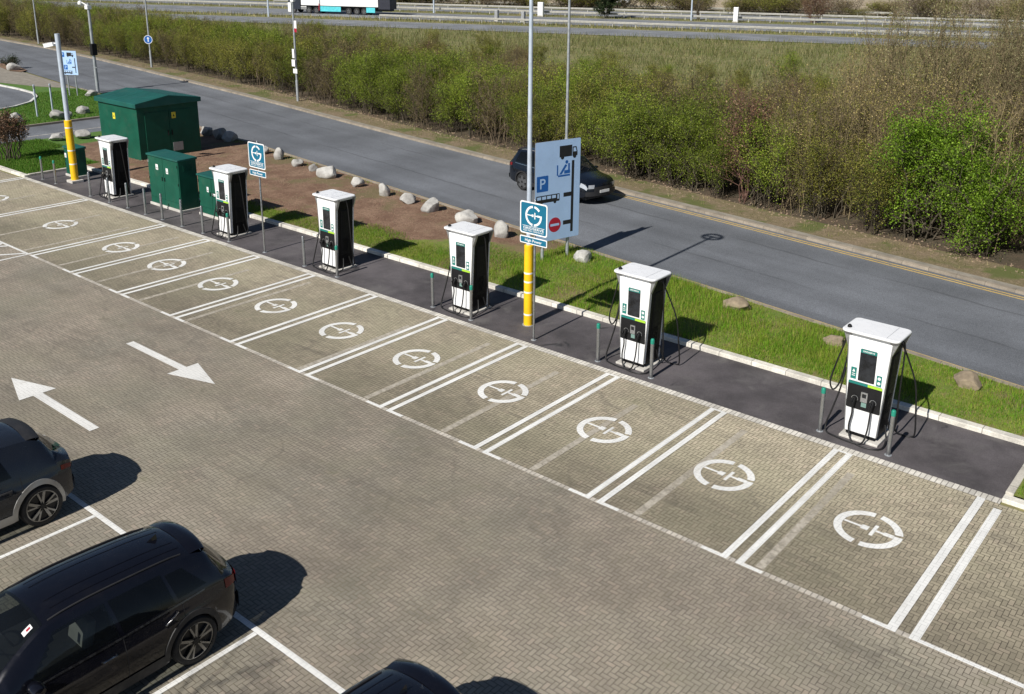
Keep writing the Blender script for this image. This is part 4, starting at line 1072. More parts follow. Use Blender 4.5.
def build_car(label, group, car, P, plate, dark=True):
    root = thing('parked_car', label, 'car', (0, 0, 0), 0, group)
    g = P['glass']; holes = []
    for a, b, ta, tb in g['side']:
        holes.append(lambda x, t, a=a, b=b, ta=ta, tb=tb: ta <= t <= tb and a[0] + (a[1] - a[0]) * (t - ta) / (tb - ta) <= x <= b[0] + (b[1] - b[0]) * (t - ta) / (tb - ta))
    for xa, xb in (g['wind'], g['rear']): holes.append(lambda x, t, xa=xa, xb=xb: t >= 2.1 and xa <= x <= xb)
    o = car.body(holes).build('body', P['paint'], root, smooth=32)
    mb = MB(); mb.box(-1.6, 1.0, -.66, .66, .55, .60); mb.build('cabin_floor', M_PLAST, root)
    mb = MB(); mb.box(.75, 1.35, -.70, .70, .80, .93); mb.build('dashboard', M_PLAST, root, bevel=.05)
    mb = MB(); Ms = Matrix.Translation((.68, -.36, .98)) @ Matrix.Rotation(-1.1, 4, 'Y'); mb.tube([Ms @ Vector((.18 * math.cos(q), .18 * math.sin(q), 0)) for q in np.linspace(0, 2 * PI, 21)], .018, 6); mb.build('steering_wheel', M_PLAST, root)
    for xs_, ys_ in ((.12, -.36), (.12, .36), (-.85, -.36), (-.85, .36)):
        mb = MB(); mb.box(xs_ - .05, xs_ + .46, ys_ - .24, ys_ + .24, .60, .76); Mb = Matrix.Translation((xs_ - .06, ys_, .72)) @ Matrix.Rotation(-.25, 4, 'Y')
        mb.box(-.07, .07, -.24, .24, 0, .56, 0, Mb); mb.box(-.05, .05, -.13, .13, .60, .78, 0, Mb); mb.build('seat', P.get('seat', M_SEAT), root, bevel=.04)
    mb = MB(); L0, L1 = car.x0 + .25, car.x1 - .3
    mb.box(L0, L1, -.70, .70, .22, .62); mb.box(L0 + .3, L1 - .8, -.60, .60, .6, .92); mb.build('underbody', M_PLAST, root)
    wh = P['wheel']
    for xw in car.wh:
        for sg in (1, -1):
            a, b = make_wheel(*wh[:3], sg, wh[3]); yc = P['track'] * sg
            wo = a.build('wheel', M_TYRE, root, smooth=40, loc=(xw, yc, wh[1])); b.build('rim', [M_RIMD, M_RIMS], wo, recalc=True)
            mb = MB(); n = 26; R1, R2 = car.Ra - .004, car.Ra + P['lip']; P_ = []
            for i in range(n + 1):
                th = PI * i / n * 1.10 - .05 * PI; row = []
                for rr_, dy in ((R1, -.09), (R1, .012), (R2, .014), (R2 + .004, -.004)):
                    x = xw + rr_ * math.cos(th); z = max(.35 + rr_ * math.sin(th), .2); xx = min(max(x, car.x0), car.x1)
                    y = car.wside(xx, z) + dy; row.append((car.bow(xx, y), sg * y, z))
                P_.append(row)
            mb.grid(P_); mb.build('wheel_arch', P['clad'], root, smooth=50)
    # sills, bumpers
    for sg in (1, -1):
        mb = MB(); car.patch(mb, car.wh[0] + car.Ra + .05, car.wh[1] - car.Ra - .05, 0, .22, sg, 14, 3, .014); mb.build('sill_cladding', P['clad'], root, smooth=40)
    for x, nm in ((car.x0, 'rear_bumper'), (car.x1, 'front_bumper')):
        mb = MB(); rows = []
        sgx = 1 if x > 0 else -1
        for z in np.linspace(car.row(x)[1] - .02, car.row(x)[1] + P['bump'], 5):
            row = []
            for j in range(21):
                u = 1 - j / 10; y = (car.wside(x, max(z, car.sill)) + .012) * u; row.append((car.bow(x, y) + sgx * .032, y, z))
            rows.append(row)
        mb.grid(rows); mb.build(nm, P['bumpmat'], root, smooth=40)
    for a, b, ta, tb in g['side']:
        for sg in (1, -1):
            mb = MB(); car.patch(mb, (lambda t, a=a: a[0] + (a[1] - a[0]) * (t - ta) / (tb - ta)), (lambda t, b=b: b[0] + (b[1] - b[0]) * (t - ta) / (tb - ta)), ta, tb, sg, 10, 8, .004)
            mb.build('side_window', M_GLASS if b[0] > .3 else M_GLASSD, root, smooth=60)
    for nm, (xa, xb) in (('windscreen', g['wind']), ('rear_window', g['rear'])):
        mb = MB()
        for sg in (1, -1): car.patch(mb, xa, xb, 2.10, 3.0, sg, 12, 10, .004)
        w_ = mb.build(nm, M_GLASS if nm == 'windscreen' else M_GLASSD, root, smooth=60)
        if nm == 'windscreen':
            for y0 in (-.12, .42):
                mb = MB(); pts = []
                for k in range(7):
                    y = y0 + .5 * k / 6 * (1 if y0 < 0 else .8) - .3; u = 1 - abs(y) / car.row(xb - .1)[5]
                    xx = xb - .05 - .03 * k
                    pts.append(car.side(xx, 2 + max(min(u, 1), 0), 1 if y > 0 else -1) + Vector((0, 0, .02)))
                mb.tube(pts, .011, 5); mb.build('wiper', M_PLAST, w_)
            if P.get('sticker'):
                mb = MB(); xq = xa + .10; car.patch(mb, lambda t: xq - .0, lambda t: xq + .12, 2.19, 2.31, 1, 3, 3, .007); mb.build('windscreen_sticker', [M_PRINT], w_)
                mb = MB(); car.patch(mb, lambda t: xq + .02, lambda t: xq + .07, 2.22, 2.27, 1, 2, 2, .009); mb.build('windscreen_sticker', [M_RED], w_)
    # mirrors, handles, rails, seams
    for sg in (1, -1):
        xm = g['mirror']; b = car.side(xm, 1.08, sg)
        mb = MB(); mb.lathe([(.02, -.13), (.075, -.115), (.092, -.05), (.092, .03), (.075, .09), (.03, .115)], 14, 0, Matrix.Translation(b + Vector((.03, sg * .14, .06))) @ Matrix.Rotation(PI / 2, 4, 'X') @ Matrix.Scale(.72, 4, (0, 1, 0)))
        mb.tube([b + Vector((0, -sg * .02, .0)), b + Vector((.02, sg * .1, .04))], .028, 8); mo = mb.build('door_mirror', P['paint'], root, smooth=45)
        for xh in P['handles']:
            p0 = car.side(xh, .80, sg); p1 = car.side(xh + .2, .80, sg); nn = car.norm(xh + .1, .80, sg)
            mb = MB(); mb.tube([p0 + nn * .004, p0 + nn * .03, p1 + nn * .03, p1 + nn * .004], .015, 6); mb.build('door_handle', P['handle'], root, smooth=50)
        for xs_ in P['seams']:
            mb = MB(); car.patch(mb, xs_ - .005, xs_ + .005, .1, 1.0, sg, 1, 14, .0022); mb.build('door_seam', M_PLAST, root)
        if P.get('belt'):
            mb = MB(); car.patch(mb, P['belt'][0], P['belt'][1], 1.0, 1.05, sg, 24, 1, .007); mb.build('belt_trim', P['belt'][2], root, smooth=60)
        if P.get('rail'):
            pts = [car.side(x, 2.12, sg) + Vector((0, 0, h)) for x, h in zip(np.linspace(P['rail'][0], P['rail'][1], 12), [.0] + [.010] * 10 + [.0])]
            mb = MB(); mb.tube(pts, .013, 7); mb.build('roof_rail', P['railmat'], root, smooth=50)
        if P.get('ribs'):
            for u in (2.35, 2.62):
                mb = MB(); car.patch(mb, P['ribs'][0], P['ribs'][1], u, u + .045, sg, 12, 1, .006); mb.build('roof_rib', P['paint'], root)
        # lamps
        xt = car.x0; mb = MB(); rows = []
        for z in np.linspace(*P['tail'][:2], 4):
            row = []
            for j in range(7):
                y = (car.wside(xt, z) + .012) * (1 - j / 6 * P['tail'][2]); row.append((car.bow(xt, y) - .028, sg * y, z))
            rows.append(row)
        mb.grid(rows); car.patch(mb, xt + .002, lambda t: xt + .22, P['tail'][3], P['tail'][4], sg, 4, 3, .009); mb.build('tail_light', M_LAMPR, root, smooth=40)
        xf = car.x1; mb = MB(); rows = []
        for z in np.linspace(*P['head'][:2], 4):
            row = []
            for j in range(8):
                y = (car.wside(xf, z) + .01) * (1 - j / 7 * P['head'][2]); row.append((car.bow(xf, y) + .026, sg * y, z))
            rows.append(row)
        mb.grid(rows); car.patch(mb, xf - .32, xf - .004, P['head'][3], P['head'][4], sg, 5, 3, .008); mb.build('headlight', M_LAMPW, root, smooth=40)
    mb = MB(); zf = P['grille']; rows = [[(car.bow(car.x1, y) + .030, y, z) for y in np.linspace(-.52, .52, 13)] for z in np.linspace(zf[0], zf[1], 4)]; mb.grid(rows); mb.build('grille', M_PLAST, root)
    for x, m, z in ((car.x1, M_PLATEW, P['plate'][0]), (car.x0, M_PLATEY, P['plate'][1])):
        sgx = 1 if x > 0 else -1; xo = x + sgx * .042
        Mp = panel_matrix((xo, 0, z), (0, sgx, 0)); mb = MB(); mb.prism(rrect(-.26, .26, -.055, .055, .01), -.008, .008, 0, Mp); mb.build('number_plate', m, root)
    if P.get('spoiler'):
        x0_, x1_, dz = P['spoiler']; mb = MB(); rows = []
        for x, h in ((x1_, .003), ((x0_ + x1_) / 2, .016), (x0_, .012), (x0_ - .025, -.006), (x0_ + .02, -.05)):
            rr2 = car.row(x1_ if x < x1_ else x); row = []
            for j in range(19):
                y = rr2[5] * .97 * (1 - j / 9); u = 1 - abs(y) / rr2[5]; zt = .004 + rr2[4] + (rr2[6] - rr2[4]) * (1 - (1 - u)**2.4)
                row.append((x + .10 * (y / .8)**2, y, zt + h + dz * (x1_ - x)))
            rows.append(row)
        mb.grid(rows); mb.build('spoiler', P['spmat'] or P['paint'], root, smooth=40)
        mb = MB(); f0 = car.side(x1_ + .28, 3, 1); mb.add([f0 + Vector(q) for q in ((.12, 0, 0), (-.06, .022, 0), (-.06, -.022, 0), (-.06, 0, .075))], [(0, 1, 3), (0, 3, 2), (1, 2, 3), (0, 2, 1)]); mb.build('roof_antenna', P['paint'], root)
    return root

# black SUV, 4.5 m:   x     zbot zbelt wbelt zedge wedge ztop  wmax
T1 = [(-2.21, .42, .96, .72, 1.00, .62, 1.04, .80), (-2.12, .35, .99, .78, 1.05, .63, 1.10, .86), (-1.97, .30, 1.02, .81, 1.22, .59, 1.28, .90), (-1.78, .27, 1.03, .83, 1.41, .56, 1.48, .92), (-1.50, .26, 1.02, .85, 1.485, .57, 1.565, .93),
      (-.9, .25, 1.00, .862, 1.535, .59, 1.625, .932), (-.1, .25, .975, .868, 1.555, .60, 1.655, .932), (.45, .25, .965, .868, 1.52, .60, 1.625, .932), (1.0, .25, .955, .86, 1.27, .65, 1.36, .93), (1.38, .26, .95, .85, 1.02, .72, 1.10, .93), (1.58, .27, .94, .84, .97, .72, 1.04, .93),
      (2.0, .30, .885, .80, .905, .65, .965, .91), (2.22, .34, .80, .74, .82, .59, .86, .87), (2.29, .40, .70, .70, .71, .55, .74, .83)]
P1 = dict(seat=M_SEATL, paint=paint('black car paint', (.006, .0065, .011)), wheel=(.275, .36, .235, 0), track=.80, lip=.075, clad=M_PLAST, bump=.24, bumpmat=M_PLAST,
          glass=dict(side=[((-.30, -.22), (.98, .46), 1.08, 1.86), ((-1.12, -1.04), (-.36, -.28), 1.10, 1.86), ((-1.66, -1.36), (-1.18, -1.10), 1.16, 1.80)], wind=(.52, 1.36), rear=(-2.08, -1.80), mirror=.84),
          handles=(-.20, -1.12), handle=M_CHROME, seams=(.98, -.33, -1.22), belt=(-1.6, 1.1, M_DCHR), rail=(-1.45, .45), railmat=M_PLAST, ribs=(-1.5, .35), tail=(.80, .98, .55, .80, .98), head=(.62, .76, .30, .70, .95), grille=(.42, .66), plate=(.52, .62), spoiler=(-1.83, -1.60, -.05), spmat=None, sticker=True)
c1 = build_car('black SUV parked in the foreground bay, roof and right flank fully in view', 'parked cars in the opposite bays', Car(T1, (-1.34, 1.34), .415), P1, None)
c1.scale = (1, 1, 1.035); c1.location = (-8.56, -8.56, .0); c1.rotation_euler = (0, 0, -PI / 2)
# third car: same kind, only its roof edge shows
c3 = dup(c1, (-3.55, -8.30, 0), -PI / 2 + .015, 'dark car at the bottom edge of the photo, only its rear roof edge in view')
# charcoal crossover, 4.63 m
T2 = [(-2.28, .42, .96, .78, 1.00, .70, 1.02, .86), (-2.18, .36, 1.00, .82, 1.045, .70, 1.075, .90), (-2.0, .32, 1.02, .84, 1.16, .66, 1.20, .925), (-1.80, .28, 1.02, .855, 1.40, .60, 1.45, .94), (-1.5, .27, 1.01, .86, 1.50, .60, 1.555, .945),
      (-.6, .27, 1.0, .87, 1.55, .62, 1.60, .945), (.1, .27, .985, .87, 1.55, .625, 1.605, .945), (.62, .27, .97, .87, 1.47, .64, 1.54, .945), (1.2, .27, .96, .86, 1.16, .70, 1.23, .945), (1.52, .28, .945, .85, .985, .74, 1.06, .94), (1.75, .29, .92, .84, .95, .74, 1.02, .935),
      (2.1, .32, .86, .80, .875, .68, .94, .92), (2.28, .36, .78, .76, .79, .62, .84, .88), (2.34, .42, .69, .72, .70, .58, .73, .85)]
P2 = dict(paint=paint('charcoal car paint', (.017, .021, .030), .2, .3), wheel=(.285, .37, .25, 1), track=.81, lip=.085, clad=M_SILV, bump=.20, bumpmat=M_SILV,
          glass=dict(side=[((-.22, -.15), (1.15, .62), 1.10, 1.90), ((-1.15, -1.0), (-.30, -.22), 1.10, 1.90)], wind=(.66, 1.50), rear=(-2.12, -1.82), mirror=.95),
          handles=(-.15, -1.1), handle=M_PLAST, seams=(1.08, -.26, -1.28), tail=(.80, .90, .9, .78, .90), head=(.60, .72, .30, .70, .92), grille=(.40, .5), plate=(.48, .55), spoiler=(-1.83, -1.60, -.12), spmat=M_PLAST)
P2['paint2'] = None
c2_ = build_car('charcoal crossover with silver wheel arches, rear half at the left edge', 'parked cars in the opposite bays', Car(T2, (-1.56, 1.44), .43), P2, None)
c2_.scale = (1, 1, 1.04); c2_.location = (-13.74, -8.58, 0); c2_.rotation_euler = (0, 0, -PI / 2)
# blue-black SUV driving on the road
T3 = [(-2.38, .42, 1.06, .78, 1.12, .70, 1.16, .86), (-2.28, .36, 1.08, .82, 1.20, .70, 1.25, .90), (-2.12, .32, 1.09, .84, 1.42, .64, 1.47, .925), (-1.95, .29, 1.08, .85, 1.58, .62, 1.63, .935), (-1.6, .28, 1.07, .86, 1.63, .63, 1.69, .94),
      (-.9, .27, 1.05, .87, 1.65, .64, 1.71, .945), (.05, .27, 1.03, .875, 1.64, .645, 1.705, .945), (.6, .27, 1.02, .875, 1.57, .645, 1.645, .945), (1.05, .27, 1.01, .87, 1.32, .69, 1.39, .945), (1.45, .28, 1.0, .86, 1.06, .75, 1.13, .945), (1.65, .29, .985, .85, 1.02, .75, 1.09, .94),
      (2.1, .32, .93, .82, .95, .69, 1.01, .92), (2.32, .36, .85, .77, .87, .63, .91, .88), (2.40, .42, .72, .73, .73, .58, .77, .84)]
P3 = dict(paint=paint('midnight blue paint', (.006, .009, .016)), wheel=(.275, .365, .24, 2), track=.81, lip=.05, clad=M_PLAST, bump=.16, bumpmat=M_PLAST,
          glass=dict(side=[((-.28, -.2), (1.06, .62), 1.10, 1.90), ((-1.12, -1.08), (-.34, -.26), 1.10, 1.90), ((-1.95, -1.75), (-1.18, -1.14), 1.12, 1.88)], wind=(.64, 1.43), rear=(-2.2, -1.95), mirror=.9),
          handles=(-.18, -1.1), handle=M_CHROME, seams=(1.0, -.31, -1.25), belt=(-1.95, 1.12, M_CHROME), rail=(-1.8, .45), railmat=M_SILV, tail=(.90, 1.06, .4, .82, .98), head=(.70, .85, .32, .70, .95), grille=(.48, .76), plate=(.56, .80), spoiler=(-2.08, -1.88, -.1), spmat=M_PLAST)
c4 = build_car('dark blue SUV driving on the road behind the large direction sign', None, Car(T3, (-1.39, 1.39), .42), P3, None)
c4.name = 'passing_car'; c4.location = (-21.0, 18.66, .008); c4.scale = (1.04, 1.04, 1.04); c4.rotation_euler = (0, 0, -.145)

# ------------------------------------------------------------------ lorry on the motorway
M_TRAIL = worn('white trailer skin', (.80, .80, .80), .4, var=.04, scale=.6, dirt=(.5, .48, .45), dirt_amt=.3)
M_TRTEAL = worn('turquoise skirt', (.10, .55, .62), .4)
def lorry3d(t, s):
    x, y, z = mw(t, s, .02); root = thing('articulated_lorry', 'white articulated lorry with turquoise side skirts on the motorway', 'lorry', (x, y, z), math.atan2(MD.y, MD.x) + PI)
    mb = MB(); prof = [(5.4, .55), (7.35, .55), (7.45, 1.2), (7.4, 2.1), (7.1, 3.0), (6.2, 3.75), (5.4, 3.8)]
    Mx = Matrix(((1, 0, 0, 0), (0, 0, 1, 0), (0, 1, 0, 0), (0, 0, 0, 1))); mb.prism([(a, b) for a, b in prof], -1.22, 1.22, 0, Mx); cab = mb.build('cab', worn('navy cab', (.02, .025, .04), .35), root, bevel=.06)
    mb = MB(); mb.box(6.95, 7.42, -1.05, 1.05, 2.0, 2.9); mb.build('windscreen', M_GLASS, cab)
    for sg in (1, -1):
        mb = MB(); mb.box(6.2, 7.0, sg * 1.221, sg * 1.235, 1.95, 2.7); mb.build('side_window', M_GLASS, cab)
        mb = MB(); mb.box(4.35, 5.35, sg * 1.0, sg * 1.22, .55, 1.05); mb.build('fuel_tank', M_SILV, root, bevel=.06)
        mb = MB(); mb.box(-1.35, 2.1, sg * 1.24, sg * 1.265, .38, 1.12); mb.build('side_skirt', M_TRTEAL, root)
        mb = MB(); mb.box(-6.9, -5.5, sg * 1.24, sg * 1.265, .38, 1.12); mb.build('side_skirt', M_TRTEAL, root)
        mb = MB(); mb.box(2.15, 2.3, sg * 1.24, sg * 1.27, .5, 1.5); mb.build('marker_board', M_RED, root)
    mb = MB(); mb.box(-7.4, 6.0 - .75, -1.25, 1.25, 1.2, 4.1); mb.build('trailer_body', M_TRAIL, root, bevel=.03)
    mb = MB(); mb.box(-9.3, -7.42, -1.22, 1.22, .9, 3.9); mb.build('rear_door', worn('dark rear curtain', (.02, .022, .035), .5), root, bevel=.03)
    mb = MB(); mb.box(-9.2, 7.0, -.5, .5, .6, 1.15); mb.build('chassis', M_PLAST, root)
    for xw in (6.6, 4.0, 2.75, -2.6, -3.9, -5.1):
        for sg in (1, -1):
            a, b = make_wheel(.29, .5, .32, sg, 2); wo = a.build('wheel', M_TYRE, root, smooth=40, loc=(xw, sg * 1.05, .5)); b.build('rim', [M_RIMD, M_RIMS], wo)
    root.scale = (1.07, 1, 1.05); return root
lorry3d(-34.9, 22.3)
# ------------------------------------------------------------------ motorway furniture
def guard_rail(s, lab, t0=-160, t1=260, double=False):
    x, y, z = mw(0, s); root = thing('guard_rail', lab, 'guard rail', (x, y, 0), math.atan2(MD.y, MD.x))
    mb = MB(); mb.box(t0, t1, -.05, -.01, .48, .78); mb.box(t0, t1, -.10, -.05, .52, .6); mb.box(t0, t1, -.10, -.05, .66, .74); mb.build('beam', M_GALVP, root)
    mb = MB()
    for t in np.arange(t0, t1, 3.2): mb.box(t - .05, t + .05, .0, .1, 0, .70)
    stuff(mb.build('post', M_GALVP, root))
M_GALVP = worn('pale galvanised rail', (.46, .45, .41), .55, .2)
guard_rail(13.4, 'pale guard rail nearest the meadow, in front of the lorry carriageway', -23)
guard_rail(33.0, 'pale guard rail along the middle of the motorway')
guard_rail(44.5, 'third guard rail, farthest up beside the scrub', -60, 200)
guard_rail(57.0, 'thin farthest guard rail below the ploughed field', -160, 260)
for t, s, w_, h, lab in ((-6.3, 18.0, .5, 1.6, 'squat grey roadside box left of its twin behind the near guard rail'), (-2.2, 18.0, .5, 1.5, 'squat grey roadside box right of its twin behind the near guard rail'),
                         (-3.6, 31.5, .9, 2.2, 'tall white roadside cabinet behind the yellow sleeved lamp post'), (27.0, 31.8, .7, 2.2, 'tall white roadside cabinet near the dark bush')):
    x, y, z = mw(t, s); root = thing('roadside_cabinet', lab, 'cabinet', (x, y, 0), .3)
    mb = MB(); mb.box(-w_ / 2 - .06, w_ / 2 + .06, -.36, .36, 0, .15); mb.build('plinth', M_CONC, root)
    mb = MB(); mb.box(-w_ / 2, w_ / 2, -.3, .3, .15, h); mb.build('body', M_WHITE if h > 2 else M_SBACK, root, bevel=.03)
    mb = MB(); mb.box(-w_ / 2 + .05, w_ / 2 - .05, -.325, -.301, .25, h - .12); mb.build('door', M_WHITE if h > 2 else M_SBACK, root)
for t, s, lab in ((-40.6, 11.6, 'plain lamp column standing by the motorway left of the lorry'), (20.2, 32.6, 'plain lamp column rising in the central reserve beside a bare tree'), (-22, 31.5, 'plain lamp column on the central reserve right of the lorry')):
    x, y, z = mw(t, s); root = thing('motorway_lamp', lab, 'street lamp', (x, y, 0))
    mb = MB(); mb.tube([(0, 0, 0), (0, 0, 1.5), (0, 0, 12)], [.16, .13, .08], 10); mb.build('pole', M_PALE, root, smooth=40)
    mb = MB(); mb.tube([(0, 0, 11.9), (.4, -.8, 12.3), (.6, -1.8, 12.4)], .05, 6); mb.build('arm', M_PALE, root)
def far_car(t, s, lab, rot):
    x, y, z = mw(t, s, .02); c = dup(c4, (x, y, z), rot, lab); c.name = 'distant_car'
    if 'group' in c: del c['group']
    stack = list(c.children)
    while stack:
        o = stack.pop(); stack += list(o.children)
        if o.type == 'MESH' and o.name.startswith(('body', 'spoiler', 'roof_rail')):
            o.data = o.data.copy(); o.data.materials.clear(); o.data.materials.append(M_WHITE)
ang = math.atan2(MD.y, MD.x)
far_car(-.2, 73, 'distant white car seen just left of the tall twin poles at the top edge', ang)
far_car(31.9, 91, 'distant white car above the dark bush at the top edge', ang + PI)
# ------------------------------------------------------------------ vegetation
def leaf_mat(name, a, b, c3, trans=.35):
    m = Mat(name, a, .55); p = m.pos()
    isl = V(m.nt, m.nt.nodes.new('ShaderNodeNewGeometry').outputs['Random Per Island'])
    c = m.mix(m.noise(p, .9, 3).ramp(.35, .65), a, b)
    c = m.mix(isl.gt(.72), c, c3)
    c = m.scalecol(c, (isl * 7.3).fract().ramp(0, 1, .65, 1.35) * m.objrand().ramp(0, 1, .8, 1.2))
    m.color(c); m.b.inputs['Specular IOR Level'].default_value = .25
    tr = m.nt.nodes.new('ShaderNodeBsdfTranslucent'); mx = m.nt.nodes.new('ShaderNodeMixShader'); mx.inputs[0].default_value = trans
    m.nt.links.new(c, tr.inputs[0]); out = [n for n in m.nt.nodes if n.type == 'OUTPUT_MATERIAL'][0]
    m.nt.links.new(m.b.outputs[0], mx.inputs[1]); m.nt.links.new(tr.outputs[0], mx.inputs[2]); m.nt.links.new(mx.outputs[0], out.inputs[0])
    return m.m
def bark_mat(name, a, b):
    m = Mat(name, a, .9); p = m.pos(); c = m.mix(m.noise(p, 3, 4).ramp(.35, .65), a, b); c = m.scalecol(c, m.objrand().ramp(0, 1, .75, 1.25)); m.color(c); return m.m
L_OLIVE = leaf_mat('olive young leaves', (.245, .25, .038), (.175, .205, .028), (.325, .29, .075))
L_GREEN = leaf_mat('mid green leaves', (.195, .265, .026), (.14, .205, .020), (.28, .32, .05))
L_LIME = leaf_mat('fresh bright leaves', (.155, .270, .018), (.11, .20, .014), (.225, .335, .034))
L_BROWN = leaf_mat('dead brown leaves', (.155, .095, .045), (.11, .08, .035), (.20, .14, .075), .2)
L_BRGR = leaf_mat('brown green leaves', (.21, .175, .060), (.155, .15, .042), (.28, .225, .085), .3)
L_TAN = leaf_mat('tan and olive leaves', (.30, .245, .085), (.20, .195, .05), (.40, .315, .14), .3)
L_KHAKI = leaf_mat('khaki buds', (.225, .21, .10), (.18, .18, .075), (.28, .255, .14), .3)
L_RED = leaf_mat('rusty beech leaves', (.18, .095, .055), (.12, .07, .042), (.24, .155, .095), .2)
L_DARK = leaf_mat('dark evergreen leaves', (.03, .055, .016), (.022, .04, .014), (.05, .075, .025), .15)
B_GREY = bark_mat('grey brown bark', (.085, .07, .048), (.055, .045, .03))
B_PALE = bark_mat('pale bark', (.27, .23, .17), (.19, .155, .11))
B_TAN = bark_mat('tan whip bark', (.26, .20, .11), (.15, .12, .065))
B_TWIG = bark_mat('brown twigs', (.15, .115, .075), (.10, .075, .05))
B_RED = bark_mat('reddish twigs', (.16, .085, .065), (.115, .065, .05))

def tubes_np(lines, n=3):
    """lines: list of (pts (k,3), radii (k,)); returns verts, quads"""
    Vs, Fs, base = [], [], 0
    ang = np.arange(n) * 2 * np.pi / n
    for pts, rad in lines:
        pts = np.asarray(pts); k = len(pts); t = np.gradient(pts, axis=0); t /= np.linalg.norm(t, axis=1)[:, None] + 1e-9
        up = np.where(np.abs(t[:, 2:3]) < .9, np.array([[0, 0, 1.]]), np.array([[1., 0, 0]])); u = np.cross(t, up); u /= np.linalg.norm(u, axis=1)[:, None] + 1e-9; v = np.cross(t, u)
        ring = pts[:, None, :] + (u[:, None, :] * np.cos(ang)[None, :, None] + v[:, None, :] * np.sin(ang)[None, :, None]) * np.asarray(rad)[:, None, None]
        Vs.append(ring.reshape(-1, 3)); i = np.arange(k - 1)[:, None] * n; j = np.arange(n)[None, :]; j2 = (j + 1) % n
        Fs.append((base + np.stack([i + j, i + j2, i + n + j2, i + n + j], -1)).reshape(-1, 4)); base += k * n
    return np.concatenate(Vs), np.concatenate(Fs)
def leaves_np(rs, P, size, aspect=1.5, flat=.5):
    n = len(P); d = rs.normal(size=(n, 3)); d /= np.linalg.norm(d, axis=1)[:, None]
    nr = rs.normal(size=(n, 3)); nr[:, 2] = np.abs(nr[:, 2]) + flat; nr -= d * (nr * d).sum(1)[:, None]; nr /= np.linalg.norm(nr, axis=1)[:, None] + 1e-9
    s = np.cross(d, nr); L = size * rs.uniform(.55, 1.25, n)[:, None]; W = L / aspect
    a = P - d * L * .5; b = P + s * W * .5; c = P + d * L * .5; e = P - s * W * .5
    V_ = np.stack([a, b, c, e], 1).reshape(-1, 3); return V_, np.arange(4 * n).reshape(-1, 4)
def make_plant(seed, H, R, nstem, nbr, ntw, nleaf, lsize, leaf, bark, upright=.5, low=.12, name='hedge_bush', stem_r=.045, spread=.22, leaf_low=.0, clump=.10, keep=1.0):
    rs = np.random.default_rng(seed); lines = []; tips = []
    for s in range(nstem):
        a = rs.uniform(0, 2 * np.pi); b0 = np.array([np.cos(a), np.sin(a), 0]) * R * spread * rs.uniform(.2, 1)
        lean = rs.uniform(.15, 1.0) * R * (1 - upright) ; h = H * rs.uniform(.72, 1.0) * (1 - .25 * lean / R)
        a2 = a + rs.normal(0, .5); top = b0 + np.array([np.cos(a2) * lean, np.sin(a2) * lean, h])
        k = 7; t = np.linspace(0, 1, k)[:, None]; pts = b0 + (top - b0) * t; pts[1:-1, :2] += rs.normal(0, .06 * R, (k - 2, 2))
        pts[0, 2] = -.05; r = stem_r * rs.uniform(.7, 1.2); lines.append((pts, r * (1 - .85 * t[:, 0]) + .004))
        for q in range(nbr):
            u = low + (1 - low) * rs.uniform(0, 1)**.8; i = u * (k - 1); i0 = min(int(i), k - 2); p0 = pts[i0] + (pts[i0 + 1] - pts[i0]) * (i - i0)
            az = rs.uniform(0, 2 * np.pi); ln = R * rs.uniform(.35, .85) * (1.05 - .55 * u) ; el = rs.uniform(.1, .8) + upright * .6
            dv = np.array([np.cos(az) * np.cos(el), np.sin(az) * np.cos(el), np.sin(el)]); tt = np.linspace(0, 1, 4)[:, None]
            bp = p0 + dv * ln * tt; bp[:, 2] += .18 * ln * tt[:, 0]**2 * (1 if upright > .3 else -.6); bp[1:] += rs.normal(0, .04, (3, 3))
            lines.append((bp, np.linspace(r * .38 * (1.1 - u) + .006, .004, 4)))
            for w_ in range(ntw):
                v = rs.uniform(.25, 1); p1 = bp[0] + (bp[-1] - bp[0]) * v; dd = dv + rs.normal(0, .55, 3); dd[2] += .3 + upright * .4; dd /= np.linalg.norm(dd)
                l2 = ln * rs.uniform(.25, .5); tp = np.stack([p1, p1 + dd * l2 * .5 + rs.normal(0, .02, 3), p1 + dd * l2]); lines.append((tp, np.array([.006, .0045, .003]))); tips.append(tp)
    root = bpy.data.objects.new(name, None); COL.objects.link(root); root.empty_display_size = .3
    v, f = tubes_np(lines); raw_mesh('stems', v, f, bark, root)
    if nleaf:
        tips = np.array(tips); zt = tips[:, 1, 2]; tips = tips[zt > leaf_low * H] if leaf_low else tips
        tips = tips[rs.random(len(tips)) < keep]; idx = rs.integers(0, len(tips), nleaf); t = rs.uniform(.1, 1.1, nleaf)[:, None]; P = tips[idx, 0] * (1 - t) + tips[idx, 2] * t + rs.normal(0, clump, (nleaf, 3))
        v, f = leaves_np(rs, P, lsize); raw_mesh('crown', v, f, leaf, root)
    return root
PR = {}
def proto(kind, *a, **k): PR.setdefault(kind, []).append(make_plant(*a, **k))
for i in range(4): proto('olive', 10 + i, 4.1, 2.1, 11, 11, 6, 11500, .064, L_OLIVE, B_GREY, .45, low=.03, name='hedge_bush', stem_r=.028, clump=.16, keep=.7, spread=.4)
for i in range(3): proto('green', 20 + i, 4.0, 2.2, 11, 11, 6, 14000, .068, L_GREEN, B_GREY, .4, low=.03, name='hedge_bush', stem_r=.028, clump=.17, keep=.6, spread=.4)
for i in range(2): proto('lime', 30 + i, 4.3, 1.95, 9, 13, 6, 20000, .066, L_LIME, B_GREY, .3, low=.04, name='leafy_tree', clump=.17, keep=.38)
